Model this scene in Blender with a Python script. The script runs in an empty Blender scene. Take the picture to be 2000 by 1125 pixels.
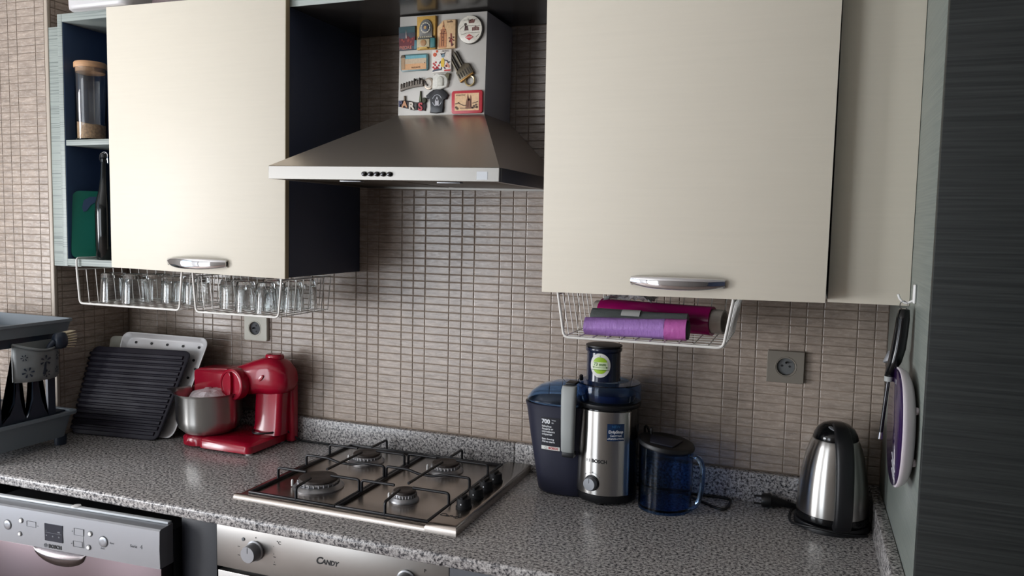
import bpy, bmesh, math, random
from mathutils import Vector, Matrix

random.seed(7)
SC = bpy.context.scene
COL = SC.collection
PI = math.pi

# ------------------------------------------------------------------ camera
cam_d = bpy.data.cameras.new('camera')
cam = bpy.data.objects.new('camera', cam_d)
COL.objects.link(cam)
CR = Vector((0.93624571, 0.35080633, 0.01946528))
CD = Vector((0.04583751, -0.06702894, -0.99669757))
CF = Vector((-0.34834308, 0.93404606, -0.07883564))
CP = Vector((1.36015, -2.04207, 1.58122))
cam.matrix_world = Matrix(((CR.x, -CD.x, -CF.x, CP.x), (CR.y, -CD.y, -CF.y, CP.y),
                           (CR.z, -CD.z, -CF.z, CP.z), (0, 0, 0, 1)))
cam_d.sensor_width = 36
cam_d.lens = 1530.25 / 2000 * 36
cam_d.clip_start = 0.05
SC.camera = cam

# ------------------------------------------------------------------ sky, daylight through the windows, exposure
world = bpy.data.worlds.new('sky')
SC.world = world
world.use_nodes = True
wn = world.node_tree
bg = wn.nodes['Background']
bg.inputs[0].default_value = (0.62, 0.78, 1.0, 1)
bg.inputs[1].default_value = 1.6


def area(name, loc, direction, sx, sy, power, col):
    l = bpy.data.lights.new(name, 'AREA')
    l.shape = 'RECTANGLE'
    l.size, l.size_y = sx, sy
    l.energy = power
    l.color = col
    o = bpy.data.objects.new(name, l)
    COL.objects.link(o)
    o.location = loc
    o.rotation_euler = Vector(direction).to_track_quat('-Z', 'Z').to_euler()
    return o


area('window_daylight', (-2.52, -2.48, 1.22), (1, 0, 0), 1.28, 2.20, 158, (0.98, 0.98, 1.0))
area('balcony_daylight', (-1.65, -4.32, 1.15), (0, 1, 0), 1.4, 2.1, 42, (0.96, 0.98, 1.0))

vs = SC.view_settings
vs.view_transform = 'Standard'
vs.look = 'None'
vs.gamma = 1
vs.exposure = 0.28
vs.use_curve_mapping = False
SC.cycles.max_bounces = 14
SC.cycles.transmission_bounces = 14
SC.cycles.transparent_max_bounces = 16
SC.cycles.sample_clamp_indirect = 6.0
SC.cycles.caustics_reflective = False


# ------------------------------------------------------------------ materials
def lin(c):
    return tuple(((v / 255 / 12.92) if v / 255 <= 0.04045 else ((v / 255 + 0.055) / 1.055) ** 2.4) for v in c) + (1,)


def mat(name, rgb, rough=0.5, metal=0.0, var=None, bump=None, trans=0.0, ior=1.45, coat=0.0, rvar=None, objvar=0.0, spec=0.5, emit=None):
    """var=(scale xyz, amount, detail) colour noise in world space; bump=(scale xyz, strength, distance)."""
    m = bpy.data.materials.new(name)
    m.use_nodes = True
    nt = m.node_tree
    b = nt.nodes['Principled BSDF']
    base = lin(rgb)
    b.inputs['Base Color'].default_value = base
    b.inputs['Roughness'].default_value = rough
    b.inputs['Metallic'].default_value = metal
    b.inputs['Transmission Weight'].default_value = trans
    b.inputs['IOR'].default_value = ior
    b.inputs['Coat Weight'].default_value = coat
    b.inputs['Coat Roughness'].default_value = 0.08
    b.inputs['Specular IOR Level'].default_value = spec
    geo = None

    def noise(scale, detail=4):
        nonlocal geo
        if geo is None:
            geo = nt.nodes.new('ShaderNodeNewGeometry')
        mp = nt.nodes.new('ShaderNodeMapping')
        mp.inputs['Scale'].default_value = scale
        nt.links.new(geo.outputs['Position'], mp.inputs['Vector'])
        n = nt.nodes.new('ShaderNodeTexNoise')
        n.inputs['Scale'].default_value = 1.0
        n.inputs['Detail'].default_value = detail
        n.inputs['Roughness'].default_value = 0.6
        nt.links.new(mp.outputs['Vector'], n.inputs['Vector'])
        return n
    col = None
    if var:
        n = noise(var[0], var[2] if len(var) > 2 else 4)
        mr = nt.nodes.new('ShaderNodeMapRange')
        mr.inputs['From Min'].default_value = 0.3
        mr.inputs['From Max'].default_value = 0.7
        mr.inputs['To Min'].default_value = 1 - var[1]
        mr.inputs['To Max'].default_value = 1 + var[1]
        nt.links.new(n.outputs['Fac'], mr.inputs['Value'])
        hv = nt.nodes.new('ShaderNodeHueSaturation')
        hv.inputs['Color'].default_value = base
        nt.links.new(mr.outputs['Result'], hv.inputs['Value'])
        col = hv
    if objvar:
        oi = nt.nodes.new('ShaderNodeObjectInfo')
        mr = nt.nodes.new('ShaderNodeMapRange')
        mr.inputs['To Min'].default_value = 1 - objvar
        mr.inputs['To Max'].default_value = 1 + objvar
        nt.links.new(oi.outputs['Random'], mr.inputs['Value'])
        hv = nt.nodes.new('ShaderNodeHueSaturation')
        hv.inputs['Color'].default_value = base
        if col:
            nt.links.new(col.outputs['Color'], hv.inputs['Color'])
        nt.links.new(mr.outputs['Result'], hv.inputs['Value'])
        col = hv
    if col:
        nt.links.new(col.outputs['Color'], b.inputs['Base Color'])
    if rvar:
        n = noise(rvar[0], 3)
        mr = nt.nodes.new('ShaderNodeMapRange')
        mr.inputs['From Min'].default_value = 0.3
        mr.inputs['From Max'].default_value = 0.7
        mr.inputs['To Min'].default_value = max(0, rough - rvar[1])
        mr.inputs['To Max'].default_value = rough + rvar[1]
        nt.links.new(n.outputs['Fac'], mr.inputs['Value'])
        nt.links.new(mr.outputs['Result'], b.inputs['Roughness'])
    if bump:
        n = noise(bump[0], 3)
        bp = nt.nodes.new('ShaderNodeBump')
        bp.inputs['Strength'].default_value = bump[1]
        bp.inputs['Distance'].default_value = bump[2]
        nt.links.new(n.outputs['Fac'], bp.inputs['Height'])
        nt.links.new(bp.outputs['Normal'], b.inputs['Normal'])
    return m


def granite():
    m = mat('granite', (120, 118, 116), 0.22, spec=0.45)
    nt = m.node_tree
    b = nt.nodes['Principled BSDF']
    geo = nt.nodes.new('ShaderNodeNewGeometry')
    mp = nt.nodes.new('ShaderNodeMapping')
    mp.inputs['Scale'].default_value = (150, 150, 150)
    nt.links.new(geo.outputs['Position'], mp.inputs['Vector'])
    v = nt.nodes.new('ShaderNodeTexNoise')
    v.inputs['Scale'].default_value = 1.0
    v.inputs['Detail'].default_value = 5
    v.inputs['Roughness'].default_value = 0.75
    nt.links.new(mp.outputs['Vector'], v.inputs['Vector'])
    r = nt.nodes.new('ShaderNodeValToRGB')
    e = r.color_ramp.elements
    e[0].position = 0.34
    e[0].color = lin((22, 22, 26))
    e[1].position = 0.70
    e[1].color = lin((226, 224, 222))
    for p, c in ((0.43, (80, 80, 84)), (0.49, (152, 150, 149)), (0.57, (192, 190, 188))):
        k = e.new(p)
        k.color = lin(c)
    nt.links.new(v.outputs['Fac'], r.inputs['Fac'])
    # broad brownish clouds, as in the slab of the photograph
    w = nt.nodes.new('ShaderNodeTexNoise')
    w.inputs['Scale'].default_value = 14
    w.inputs['Detail'].default_value = 3
    nt.links.new(geo.outputs['Position'], w.inputs['Vector'])
    mx = nt.nodes.new('ShaderNodeMix')
    mx.data_type = 'RGBA'
    mx.blend_type = 'MULTIPLY'
    mx.inputs['B'].default_value = lin((240, 236, 234))
    nt.links.new(w.outputs['Fac'], mx.inputs['Factor'])
    nt.links.new(r.outputs['Color'], mx.inputs['A'])
    nt.links.new(mx.outputs['Result'], b.inputs['Base Color'])
    return m


def grained(name, dark, light, scale, rough=0.45, bumpd=0.0006, lo=0.35, hi=0.65):
    """laminate with fine horizontal woodgrain: noise stretched along x and y"""
    m = mat(name, dark, rough)
    nt = m.node_tree
    b = nt.nodes['Principled BSDF']
    geo = nt.nodes.new('ShaderNodeNewGeometry')
    mp = nt.nodes.new('ShaderNodeMapping')
    mp.inputs['Scale'].default_value = scale
    nt.links.new(geo.outputs['Position'], mp.inputs['Vector'])
    n = nt.nodes.new('ShaderNodeTexNoise')
    n.inputs['Scale'].default_value = 1
    n.inputs['Detail'].default_value = 3
    n.inputs['Roughness'].default_value = 0.55
    nt.links.new(mp.outputs['Vector'], n.inputs['Vector'])
    r = nt.nodes.new('ShaderNodeValToRGB')
    e = r.color_ramp.elements
    e[0].position = lo
    e[0].color = lin(dark)
    e[1].position = hi
    e[1].color = lin(light)
    nt.links.new(n.outputs['Fac'], r.inputs['Fac'])
    nt.links.new(r.outputs['Color'], b.inputs['Base Color'])
    bp = nt.nodes.new('ShaderNodeBump')
    bp.inputs['Strength'].default_value = 0.5
    bp.inputs['Distance'].default_value = bumpd
    nt.links.new(n.outputs['Fac'], bp.inputs['Height'])
    nt.links.new(bp.outputs['Normal'], b.inputs['Normal'])
    return m


MT = {}
MT['tile'] = mat('tile_glaze', (164, 150, 138), 0.24, spec=0.6, var=((22, 22, 130), 0.28, 6), bump=((70, 70, 200), 0.40, 0.0013), objvar=0.06, rvar=((70, 70, 200), 0.10))
MT['grout'] = mat('grout', (140, 125, 111), 0.9, var=((9, 9, 9), 0.25))
MT['trim'] = mat('tile_trim', (176, 164, 150), 0.4)
MT['plaster_grey'] = mat('grey_plaster', (150, 146, 142), 0.9)
MT['plaster'] = mat('plaster', (206, 204, 202), 0.9)
MT['ceiling'] = mat('ceiling_paint', (240, 238, 234), 0.9)
MT['floor'] = mat('floor_tiles', (140, 124, 116), 0.5, var=((3, 3, 3), 0.2))
MT['granite'] = granite()
MT['cream'] = mat('cream_laminate', (222, 215, 199), 0.45, spec=0.35, var=((6, 6, 160), 0.012, 3), bump=((8, 8, 260), 0.04, 0.0004))
MT['cream_edge'] = mat('door_edge', (170, 154, 122), 0.5)
MT['grey_wood'] = grained('grey_grained_laminate', (108, 117, 114), (152, 160, 155), (3, 3, 330), 0.42, 0.0004, 0.33, 0.5)
MT['panel_wood'] = grained('grey_panel_laminate', (112, 120, 115), (126, 132, 126), (4, 4, 330), 0.34, 0.0003)
MT['black_wood'] = grained('black_grained_laminate', (30, 34, 34), (50, 54, 53), (4, 4, 330), 0.40, 0.0005, 0.35, 0.75)
MT['navy'] = mat('navy_laminate', (56, 64, 84), 0.45)
MT['navy_in'] = mat('navy_interior', (62, 82, 112), 0.55)
MT['steel'] = mat('brushed_steel', (176, 173, 168), 0.27, 1.0)
MT['hood_steel'] = mat('hood_steel', (200, 190, 178), 0.36, 0.9)
MT['rim_steel'] = mat('hood_rim_steel', (140, 137, 132), 0.36, 0.95)
MT['hob_steel'] = mat('hob_steel', (172, 164, 157), 0.27, 1.0)
MT['silver'] = mat('silver_paint', (150, 152, 156), 0.38, 0.7)
MT['oven_steel'] = mat('oven_steel', (150, 147, 143), 0.36, 1.0)
MT['chrome'] = mat('chrome', (220, 220, 222), 0.06, 1.0)
MT['dark_chrome'] = mat('dark_chrome', (70, 70, 72), 0.2, 1.0)
MT['duct'] = mat('duct_paint', (196, 192, 184), 0.4)
MT['iron'] = mat('black_enamel', (18, 19, 24), 0.38)
MT['cap'] = mat('burner_cap_enamel', (58, 50, 46), 0.62, var=((90, 90, 90), 0.3))
MT['alu'] = mat('burner_aluminium', (150, 150, 152), 0.38, 0.9)
MT['black'] = mat('black_plastic', (14, 15, 18), 0.45)
MT['knob_black'] = mat('knob_plastic', (12, 13, 16), 0.6, spec=0.3)
MT['caddy_grey'] = mat('caddy_plastic', (120, 125, 126), 0.5)
MT['black_gloss'] = mat('black_gloss_plastic', (8, 9, 11), 0.12)
MT['charcoal'] = mat('charcoal_plastic', (38, 40, 54), 0.45)
MT['juicer_navy'] = mat('dark_blue_plastic', (34, 36, 52), 0.42)
MT['red'] = mat('red_gloss_plastic', (158, 12, 42), 0.22, coat=0.4)
MT['red_dark'] = mat('red_plastic_recess', (150, 12, 32), 0.35)
MT['glass'] = mat('clear_glass', (250, 252, 252), 0.0, trans=1.0, ior=1.47)
MT['smoke'] = mat('smoke_blue_plastic', (168, 196, 228), 0.05, trans=1.0, ior=1.25)
MT['jug_blue'] = mat('blue_jug_plastic', (160, 196, 238), 0.06, trans=1.0, ior=1.25)
MT['wire'] = mat('white_coated_wire', (226, 224, 218), 0.4)
MT['white'] = mat('white_plastic', (228, 228, 226), 0.35)
MT['white_enamel'] = mat('white_enamel', (206, 204, 204), 0.3)
MT['beige'] = mat('beige_enamel', (172, 170, 156), 0.45)
MT['grey_plastic'] = mat('grey_plastic', (112, 122, 130), 0.45)
MT['lt_grey_plastic'] = mat('light_grey_plastic', (158, 162, 160), 0.5)
MT['rack_dark'] = mat('dark_rack_plastic', (34, 44, 58), 0.4)
MT['bake'] = mat('dark_nonstick', (30, 27, 38), 0.55, spec=0.35)
MT['bamboo'] = mat('bamboo', (196, 152, 112), 0.5, var=((20, 20, 120), 0.12))
MT['grain'] = mat('cereal_grain', (186, 150, 112), 0.8, objvar=0.2, var=((160, 160, 160), 0.35))
MT['green'] = mat('green_plastic', (28, 110, 92), 0.4)
MT['bottle'] = mat('dark_bottle_glass', (10, 14, 14), 0.1)
MT['teal'] = mat('teal_label', (52, 140, 150), 0.5)
MT['bristle'] = mat('cream_bristle', (216, 204, 176), 0.7)
MT['purple'] = mat('purple_film', (162, 122, 190), 0.4, bump=((120, 60, 60), 0.5, 0.003), var=((50, 30, 30), 0.1))
MT['purple_pink'] = mat('purple_pink_film', (186, 96, 168), 0.3, bump=((120, 60, 60), 0.4, 0.003))
MT['magenta'] = mat('magenta_film', (140, 6, 84), 0.25, bump=((16, 60, 60), 0.3, 0.002))
MT['card'] = mat('cardboard_core', (168, 158, 148), 0.8)
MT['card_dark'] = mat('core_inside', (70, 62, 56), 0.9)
MT['foil'] = mat('grey_bag_film', (120, 126, 124), 0.3, 0.2, bump=((60, 60, 60), 0.6, 0.003))
MT['film'] = mat('clear_film', (240, 242, 242), 0.25, trans=0.72, ior=1.15, bump=((90, 90, 90), 0.8, 0.004))
MT['paper'] = mat('white_label', (214, 214, 208), 0.6)
MT['dough'] = mat('white_plastic_bag', (216, 204, 208), 0.35, bump=((60, 60, 60), 0.8, 0.006))
MT['scale_purple'] = mat('purple_glass', (48, 28, 72), 0.12, coat=0.5)
MT['scale_white'] = mat('scale_white_plastic', (226, 218, 224), 0.4)
MT['socket_l'] = mat('socket_plastic_beige', (206, 204, 190), 0.35)
MT['socket_r'] = mat('socket_plastic_bronze', (138, 132, 122), 0.32, 0.3)
MT['socket_in'] = mat('socket_recess', (58, 60, 64), 0.5)
MT['socket_in_r'] = mat('socket_recess_grey', (96, 98, 98), 0.5)
MT['ink'] = mat('black_ink', (24, 24, 26), 0.6)
MT['ink_grey'] = mat('grey_ink', (104, 106, 110), 0.6)
MT['ink_white'] = mat('white_ink', (222, 224, 228), 0.6)
MT['ink_red'] = mat('red_ink', (168, 40, 50), 0.6)
MT['display'] = mat('dark_display', (22, 32, 46), 0.15)
MT['label_black'] = mat('dark_label', (16, 17, 28), 0.4)
MT['label_navy'] = mat('navy_label', (18, 46, 82), 0.4)
MT['apple'] = mat('apple_green_print', (150, 190, 40), 0.5)
MT['apple_d'] = mat('apple_dark_print', (70, 110, 40), 0.5)
MT['filter'] = mat('hood_filter_mesh', (96, 88, 78), 0.4, 0.8, bump=((400, 400, 400), 0.5, 0.001))
MT['pale_bar'] = mat('pale_strip', (205, 210, 214), 0.35)
MT['dw_front'] = mat('dishwasher_front_steel', (92, 80, 82), 0.30, 1.0)
MT['turned_steel'] = mat('turned_steel', (188, 186, 182), 0.30, 1.0)
_b = MT['turned_steel'].node_tree.nodes['Principled BSDF']
_tg = MT['turned_steel'].node_tree.nodes.new('ShaderNodeTangent')      # brushed round the axis: highlights drawn out upwards
_tg.direction_type = 'RADIAL'
_tg.axis = 'Z'
_b.inputs['Anisotropic'].default_value = 0.92
_b.inputs['Anisotropic Rotation'].default_value = 0.25
MT['turned_steel'].node_tree.links.new(_tg.outputs['Tangent'], _b.inputs['Tangent'])
PAL = {}


def pal(rgb, rough=0.5, metal=0.0):
    k = (rgb, rough, metal)
    if k not in PAL:
        PAL[k] = mat('paint_%02x%02x%02x' % rgb, rgb, rough, metal, var=((220, 220, 220), 0.12))
    return PAL[k]


# ------------------------------------------------------------------ mesh helpers
def BM():
    return bmesh.new()


ORIG = {}


def link(name, bm, m, parent=None, ang=40, flat=False):
    """one mesh object; the bmesh is in world coordinates, its parent's place is taken off"""
    if parent is not None:
        off = ORIG.get(parent.name, Vector((0, 0, 0)))
        bmesh.ops.translate(bm, verts=bm.verts, vec=-off)
    bmesh.ops.recalc_face_normals(bm, faces=bm.faces)
    me = bpy.data.meshes.new(name)
    bm.to_mesh(me)
    bm.free()
    if not flat:
        me.shade_smooth()
        me.set_sharp_from_angle(angle=math.radians(ang))
    me.materials.append(m)
    o = bpy.data.objects.new(name, me)
    COL.objects.link(o)
    if parent is not None:
        o.parent = parent
        ORIG[o.name] = ORIG.get(parent.name, Vector((0, 0, 0)))
    return o


def tag(o, label=None, cat=None, group=None, kind=None):
    if label:
        o['label'] = label
    if cat:
        o['category'] = cat
    if group:
        o['group'] = group
    if kind:
        o['kind'] = kind
    return o


def thing(name, label, cat, loc, rot=(0, 0, 0), group=None):
    o = bpy.data.objects.new(name, None)
    o.empty_display_size = 0.05
    COL.objects.link(o)
    o.location = loc
    o.rotation_euler = rot
    ORIG[o.name] = Vector(loc)
    return tag(o, label, cat, group)


def solo(name, bm, m, label, cat, group=None, ang=40):
    """a thing that is one mesh: origin moved to its base"""
    xs = [v.co for v in bm.verts]
    lo = Vector((min(v.x for v in xs), min(v.y for v in xs), min(v.z for v in xs)))
    hi = Vector((max(v.x for v in xs), max(v.y for v in xs), max(v.z for v in xs)))
    c = Vector(((lo.x + hi.x) / 2, (lo.y + hi.y) / 2, lo.z))
    bmesh.ops.translate(bm, verts=bm.verts, vec=-c)
    o = link(name, bm, m, None, ang)
    o.location = c
    ORIG[o.name] = c
    return tag(o, label, cat, group)


def struct(name, bm, m, label=None, flat=True):
    o = link(name, bm, m, None, flat=flat)
    o['kind'] = 'structure'
    if label:
        o['label'] = label
    return o


def box(bm, x0, x1, y0, y1, z0, z1, bev=0.0, seg=2):
    vs_ = [bm.verts.new((x, y, z)) for x in (x0, x1) for y in (y0, y1) for z in (z0, z1)]
    q = [(0, 1, 3, 2), (4, 6, 7, 5), (0, 4, 5, 1), (2, 3, 7, 6), (0, 2, 6, 4), (1, 5, 7, 3)]
    fs = [bm.faces.new([vs_[i] for i in f]) for f in q]
    if bev > 0:
        es = list({e for f in fs for e in f.edges})
        bmesh.ops.bevel(bm, geom=es, offset=bev, segments=seg, affect='EDGES', profile=0.5)
    return bm


def hexa(bm, pts, bev=0.0, seg=2):
    """eight corners: front (BL BR TR TL) then back (BL BR TR TL)"""
    v = [bm.verts.new(p) for p in pts]
    q = [(0, 1, 2, 3), (5, 4, 7, 6), (4, 0, 3, 7), (1, 5, 6, 2), (3, 2, 6, 7), (4, 5, 1, 0)]
    fs = [bm.faces.new([v[i] for i in f]) for f in q]
    if bev > 0:
        es = list({e for f in fs for e in f.edges})
        bmesh.ops.bevel(bm, geom=es, offset=bev, segments=seg, affect='EDGES', profile=0.5)
    return bm


def ring_faces(bm, rings, closed_ring=True, cap0=True, cap1=True, loop=False):
    n = len(rings[0])
    for a, b in zip(rings[:-1], rings[1:]):
        for i in range(n if closed_ring else n - 1):
            j = (i + 1) % n
            try:
                bm.faces.new((a[i], a[j], b[j], b[i]))
            except ValueError:
                pass
    if loop:
        a, b = rings[-1], rings[0]
        for i in range(n):
            j = (i + 1) % n
            bm.faces.new((a[i], a[j], b[j], b[i]))
    else:
        if cap0:
            bm.faces.new(list(reversed(rings[0])))
        if cap1:
            bm.faces.new(rings[-1])


def loft(bm, rings, cap0=True, cap1=True):
    rv = [[bm.verts.new(p) for p in r] for r in rings]
    ring_faces(bm, rv, cap0=cap0, cap1=cap1)
    return bm


def lathe(bm, prof, n=32, o=(0, 0, 0), axis='z', cap0=True, cap1=True, sx=1.0, sy=1.0):
    """prof: (radius, height); axis direction z, or 'x' / 'y' for lying bodies, or a Vector"""
    o = Vector(o)
    if isinstance(axis, str):
        A = {'z': Vector((0, 0, 1)), 'x': Vector((1, 0, 0)), 'y': Vector((0, 1, 0)), '-y': Vector((0, -1, 0))}[axis]
    else:
        A = Vector(axis).normalized()
    U = A.orthogonal().normalized() if abs(A.z) < 0.99 else Vector((1, 0, 0))
    V = A.cross(U)
    rings = []
    for r, h in prof:
        r = max(r, 1e-4)
        rings.append([o + A * h + U * (r * sx * math.cos(2 * PI * i / n)) + V * (r * sy * math.sin(2 * PI * i / n)) for i in range(n)])
    return loft(bm, rings, cap0, cap1)


def tube(bm, pts, r, n=8, loop=False, caps=True):
    pts = [Vector(p) for p in pts]
    m_ = len(pts)
    rings = []
    up = None
    for i, p in enumerate(pts):
        if loop:
            t = (pts[(i + 1) % m_] - pts[i - 1]).normalized()
        elif i == 0:
            t = (pts[1] - p).normalized()
        elif i == m_ - 1:
            t = (p - pts[i - 1]).normalized()
        else:
            t = ((pts[i + 1] - p).normalized() + (p - pts[i - 1]).normalized())
            t = t.normalized() if t.length > 1e-6 else (pts[i + 1] - p).normalized()
        if up is None:
            up = t.orthogonal().normalized()
        else:
            up = (up - t * up.dot(t))
            up = up.normalized() if up.length > 1e-6 else t.orthogonal().normalized()
        s = t.cross(up)
        rr = r[i] if isinstance(r, (list, tuple)) else r
        rings.append([bm.verts.new(p + up * (rr * math.cos(2 * PI * k / n)) + s * (rr * math.sin(2 * PI * k / n))) for k in range(n)])
    ring_faces(bm, rings, cap0=caps, cap1=caps, loop=loop)
    return bm


def smooth_path(pts, k=6):
    """Catmull-Rom through the points"""
    P = [Vector(p) for p in pts]
    out = []
    for i in range(len(P) - 1):
        p0 = P[max(i - 1, 0)]
        p1, p2 = P[i], P[i + 1]
        p3 = P[min(i + 2, len(P) - 1)]
        for j in range(k):
            t = j / k
            out.append(0.5 * ((2 * p1) + (p2 - p0) * t + (2 * p0 - 5 * p1 + 4 * p2 - p3) * t * t + (3 * p1 - p0 - 3 * p2 + p3) * t ** 3))
    out.append(P[-1])
    return out


def fillet(pts, r, k=4):
    """round the inner corners of a polyline"""
    P = [Vector(p) for p in pts]
    out = [P[0]]
    for i in range(1, len(P) - 1):
        a, b, c = P[i - 1], P[i], P[i + 1]
        d1 = min(r, (a - b).length * 0.45)
        d2 = min(r, (c - b).length * 0.45)
        s = b + (a - b).normalized() * d1
        e = b + (c - b).normalized() * d2
        for j in range(k + 1):
            t = j / k
            out.append((1 - t) ** 2 * s + 2 * t * (1 - t) * b + t * t * e)
    out.append(P[-1])
    return out


def flat_bar(bm, pts, widths, thick, side):
    """ribbon of given half widths swept along pts; side = width direction"""
    pts = [Vector(p) for p in pts]
    side = Vector(side).normalized()
    rings = []
    for i, p in enumerate(pts):
        a = pts[max(i - 1, 0)]
        b = pts[min(i + 1, len(pts) - 1)]
        t = (b - a).normalized()
        nrm = t.cross(side).normalized()
        w = widths[i] if isinstance(widths, (list, tuple)) else widths
        h = (thick[i] if isinstance(thick, (list, tuple)) else thick)
        ring = []
        for k in range(12):
            an = 2 * PI * k / 12
            cx, cy = math.cos(an), math.sin(an)
            cx = math.copysign(abs(cx) ** 0.6, cx)
            cy = math.copysign(abs(cy) ** 0.6, cy)
            ring.append(p + side * (w * cx) + nrm * (h * cy))
        rings.append(ring)
    return loft(bm, rings)


def prism(bm, poly, o, u, v, w, depth, bev=0.0, seg=2):
    """2-D outline in the plane (u, v) at o, pushed depth along w"""
    o, u, v, w = Vector(o), Vector(u), Vector(v), Vector(w)
    a = [bm.verts.new(o + u * p[0] + v * p[1]) for p in poly]
    b = [bm.verts.new(o + u * p[0] + v * p[1] + w * depth) for p in poly]
    n = len(poly)
    f0 = bm.faces.new(a)
    f1 = bm.faces.new(list(reversed(b)))
    for i in range(n):
        j = (i + 1) % n
        bm.faces.new((a[j], a[i], b[i], b[j]))
    if bev > 0:
        es = list({e for f in (f1,) for e in f.edges})
        bmesh.ops.bevel(bm, geom=es, offset=bev, segments=seg, affect='EDGES', profile=0.5)
    if n > 4:
        bmesh.ops.triangulate(bm, faces=[f for f in bm.faces if len(f.verts) > 4])
    return bm


def rrect(w, h, r, k=5, cx=0, cy=0):
    out = []
    for sx, sy, a0 in ((1, 1, 0), (-1, 1, 90), (-1, -1, 180), (1, -1, 270)):
        for i in range(k + 1):
            a = math.radians(a0 + 90 * i / k)
            out.append((cx + sx * (w / 2 - r) + r * math.cos(a), cy + sy * (h / 2 - r) + r * math.sin(a)))
    return out


def sell(rx, ry, p=2.6, n=36, cx=0, cy=0):
    out = []
    for i in range(n):
        a = 2 * PI * i / n
        c, s = math.cos(a), math.sin(a)
        out.append((cx + rx * math.copysign(abs(c) ** (2 / p), c), cy + ry * math.copysign(abs(s) ** (2 / p), s)))
    return out


def text(bm, s, size, o, u, v, depth=0.0004, bold=0.0, align='LEFT', shear=0.0, wrap=None, squash=1.0):
    """lettering as geometry: o = origin, u = reading direction, v = up"""
    cu = bpy.data.curves.new('lettering', 'FONT')
    cu.body = s
    cu.size = size
    cu.align_x = align
    cu.shear = shear
    cu.offset = bold
    cu.extrude = depth / 2
    cu.resolution_u = 3
    ob = bpy.data.objects.new('lettering', cu)
    COL.objects.link(ob)
    dg = bpy.context.evaluated_depsgraph_get()
    me = bpy.data.meshes.new_from_object(ob.evaluated_get(dg))
    bpy.data.objects.remove(ob)
    bpy.data.curves.remove(cu)
    o, u, v = Vector(o), Vector(u).normalized(), Vector(v).normalized()
    w = u.cross(v)
    b2 = bmesh.new()
    b2.from_mesh(me)
    bpy.data.meshes.remove(me)
    for q in b2.verts:
        x, y, z = q.co
        x *= squash
        q.co = wrap(x, y, z) if wrap else o + u * x + v * y + w * z
    tmp = bpy.data.meshes.new('tmp')
    b2.to_mesh(tmp)
    b2.free()
    bm.from_mesh(tmp)
    bpy.data.meshes.remove(tmp)
    return bm


def plate_with_hole(bm, outer, hole_r, o, u, v, w, hc, thick, depth, n=32):
    """plate whose round recess is a real hollow; w points out of the wall, o on the wall plane"""
    o, u, v, w = Vector(o), Vector(u), Vector(v), Vector(w)
    # outer outline resampled by angle about the hole centre
    def ray(a):
        c, s = math.cos(a), math.sin(a)
        best = 1e9
        for i in range(len(outer)):
            x1, y1 = outer[i][0] - hc[0], outer[i][1] - hc[1]
            x2, y2 = outer[(i + 1) % len(outer)][0] - hc[0], outer[(i + 1) % len(outer)][1] - hc[1]
            dx, dy = x2 - x1, y2 - y1
            den = c * dy - s * dx
            if abs(den) < 1e-12:
                continue
            t = (x1 * dy - y1 * dx) / den
            k = (x1 * s - y1 * c) / den
            if t > 0 and -1e-6 <= k <= 1 + 1e-6:
                best = min(best, t)
        return best
    angs = [2 * PI * (i + 0.5) / n for i in range(n)]
    P = lambda x, y, h: o + u * x + v * y + w * h
    R0 = [bm.verts.new(P(hc[0] + ray(a) * math.cos(a), hc[1] + ray(a) * math.sin(a), 0)) for a in angs]
    R1 = [bm.verts.new(P(hc[0] + ray(a) * math.cos(a), hc[1] + ray(a) * math.sin(a), thick * 0.8)) for a in angs]
    R2 = [bm.verts.new(P(hc[0] + ray(a) * 0.97 * math.cos(a), hc[1] + ray(a) * 0.97 * math.sin(a), thick)) for a in angs]
    R3 = [bm.verts.new(P(hc[0] + hole_r * math.cos(a), hc[1] + hole_r * math.sin(a), thick)) for a in angs]
    R4 = [bm.verts.new(P(hc[0] + hole_r * 0.97 * math.cos(a), hc[1] + hole_r * 0.97 * math.sin(a), thick - depth)) for a in angs]
    ring_faces(bm, [R0, R1, R2, R3, R4], cap0=True, cap1=False)
    return bm
X, Y, Z = Vector((1, 0, 0)), Vector((0, 1, 0)), Vector((0, 0, 1))

# ================================================================== room shell
XP = -0.8005          # side of the tiled pillar
YP = -0.2825          # its front
XT = 1.5534           # face of the tall unit
GW = 0.0018           # depth of the tile joints
struct('floor', box(BM(), -2.5, 3.3, -4.3, 0.15, -0.06, 0.0), MT['floor'])
struct('ceiling', box(BM(), -2.5, 3.3, -4.3, 0.15, 2.62, 2.70), MT['ceiling'])
wall_back = struct('wall_back', box(BM(), XP, 3.3, GW, 0.12, 0.0, 2.62), MT['grout'])
wall_corner = struct('wall_corner', box(BM(), -2.5, XP - GW, YP + GW, 0.12, 0.0, 2.62), MT['grout'])
struct('wall_right', box(BM(), 3.3, 3.4, -4.3, 0.15, 0.0, 2.62), MT['navy'])
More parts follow.
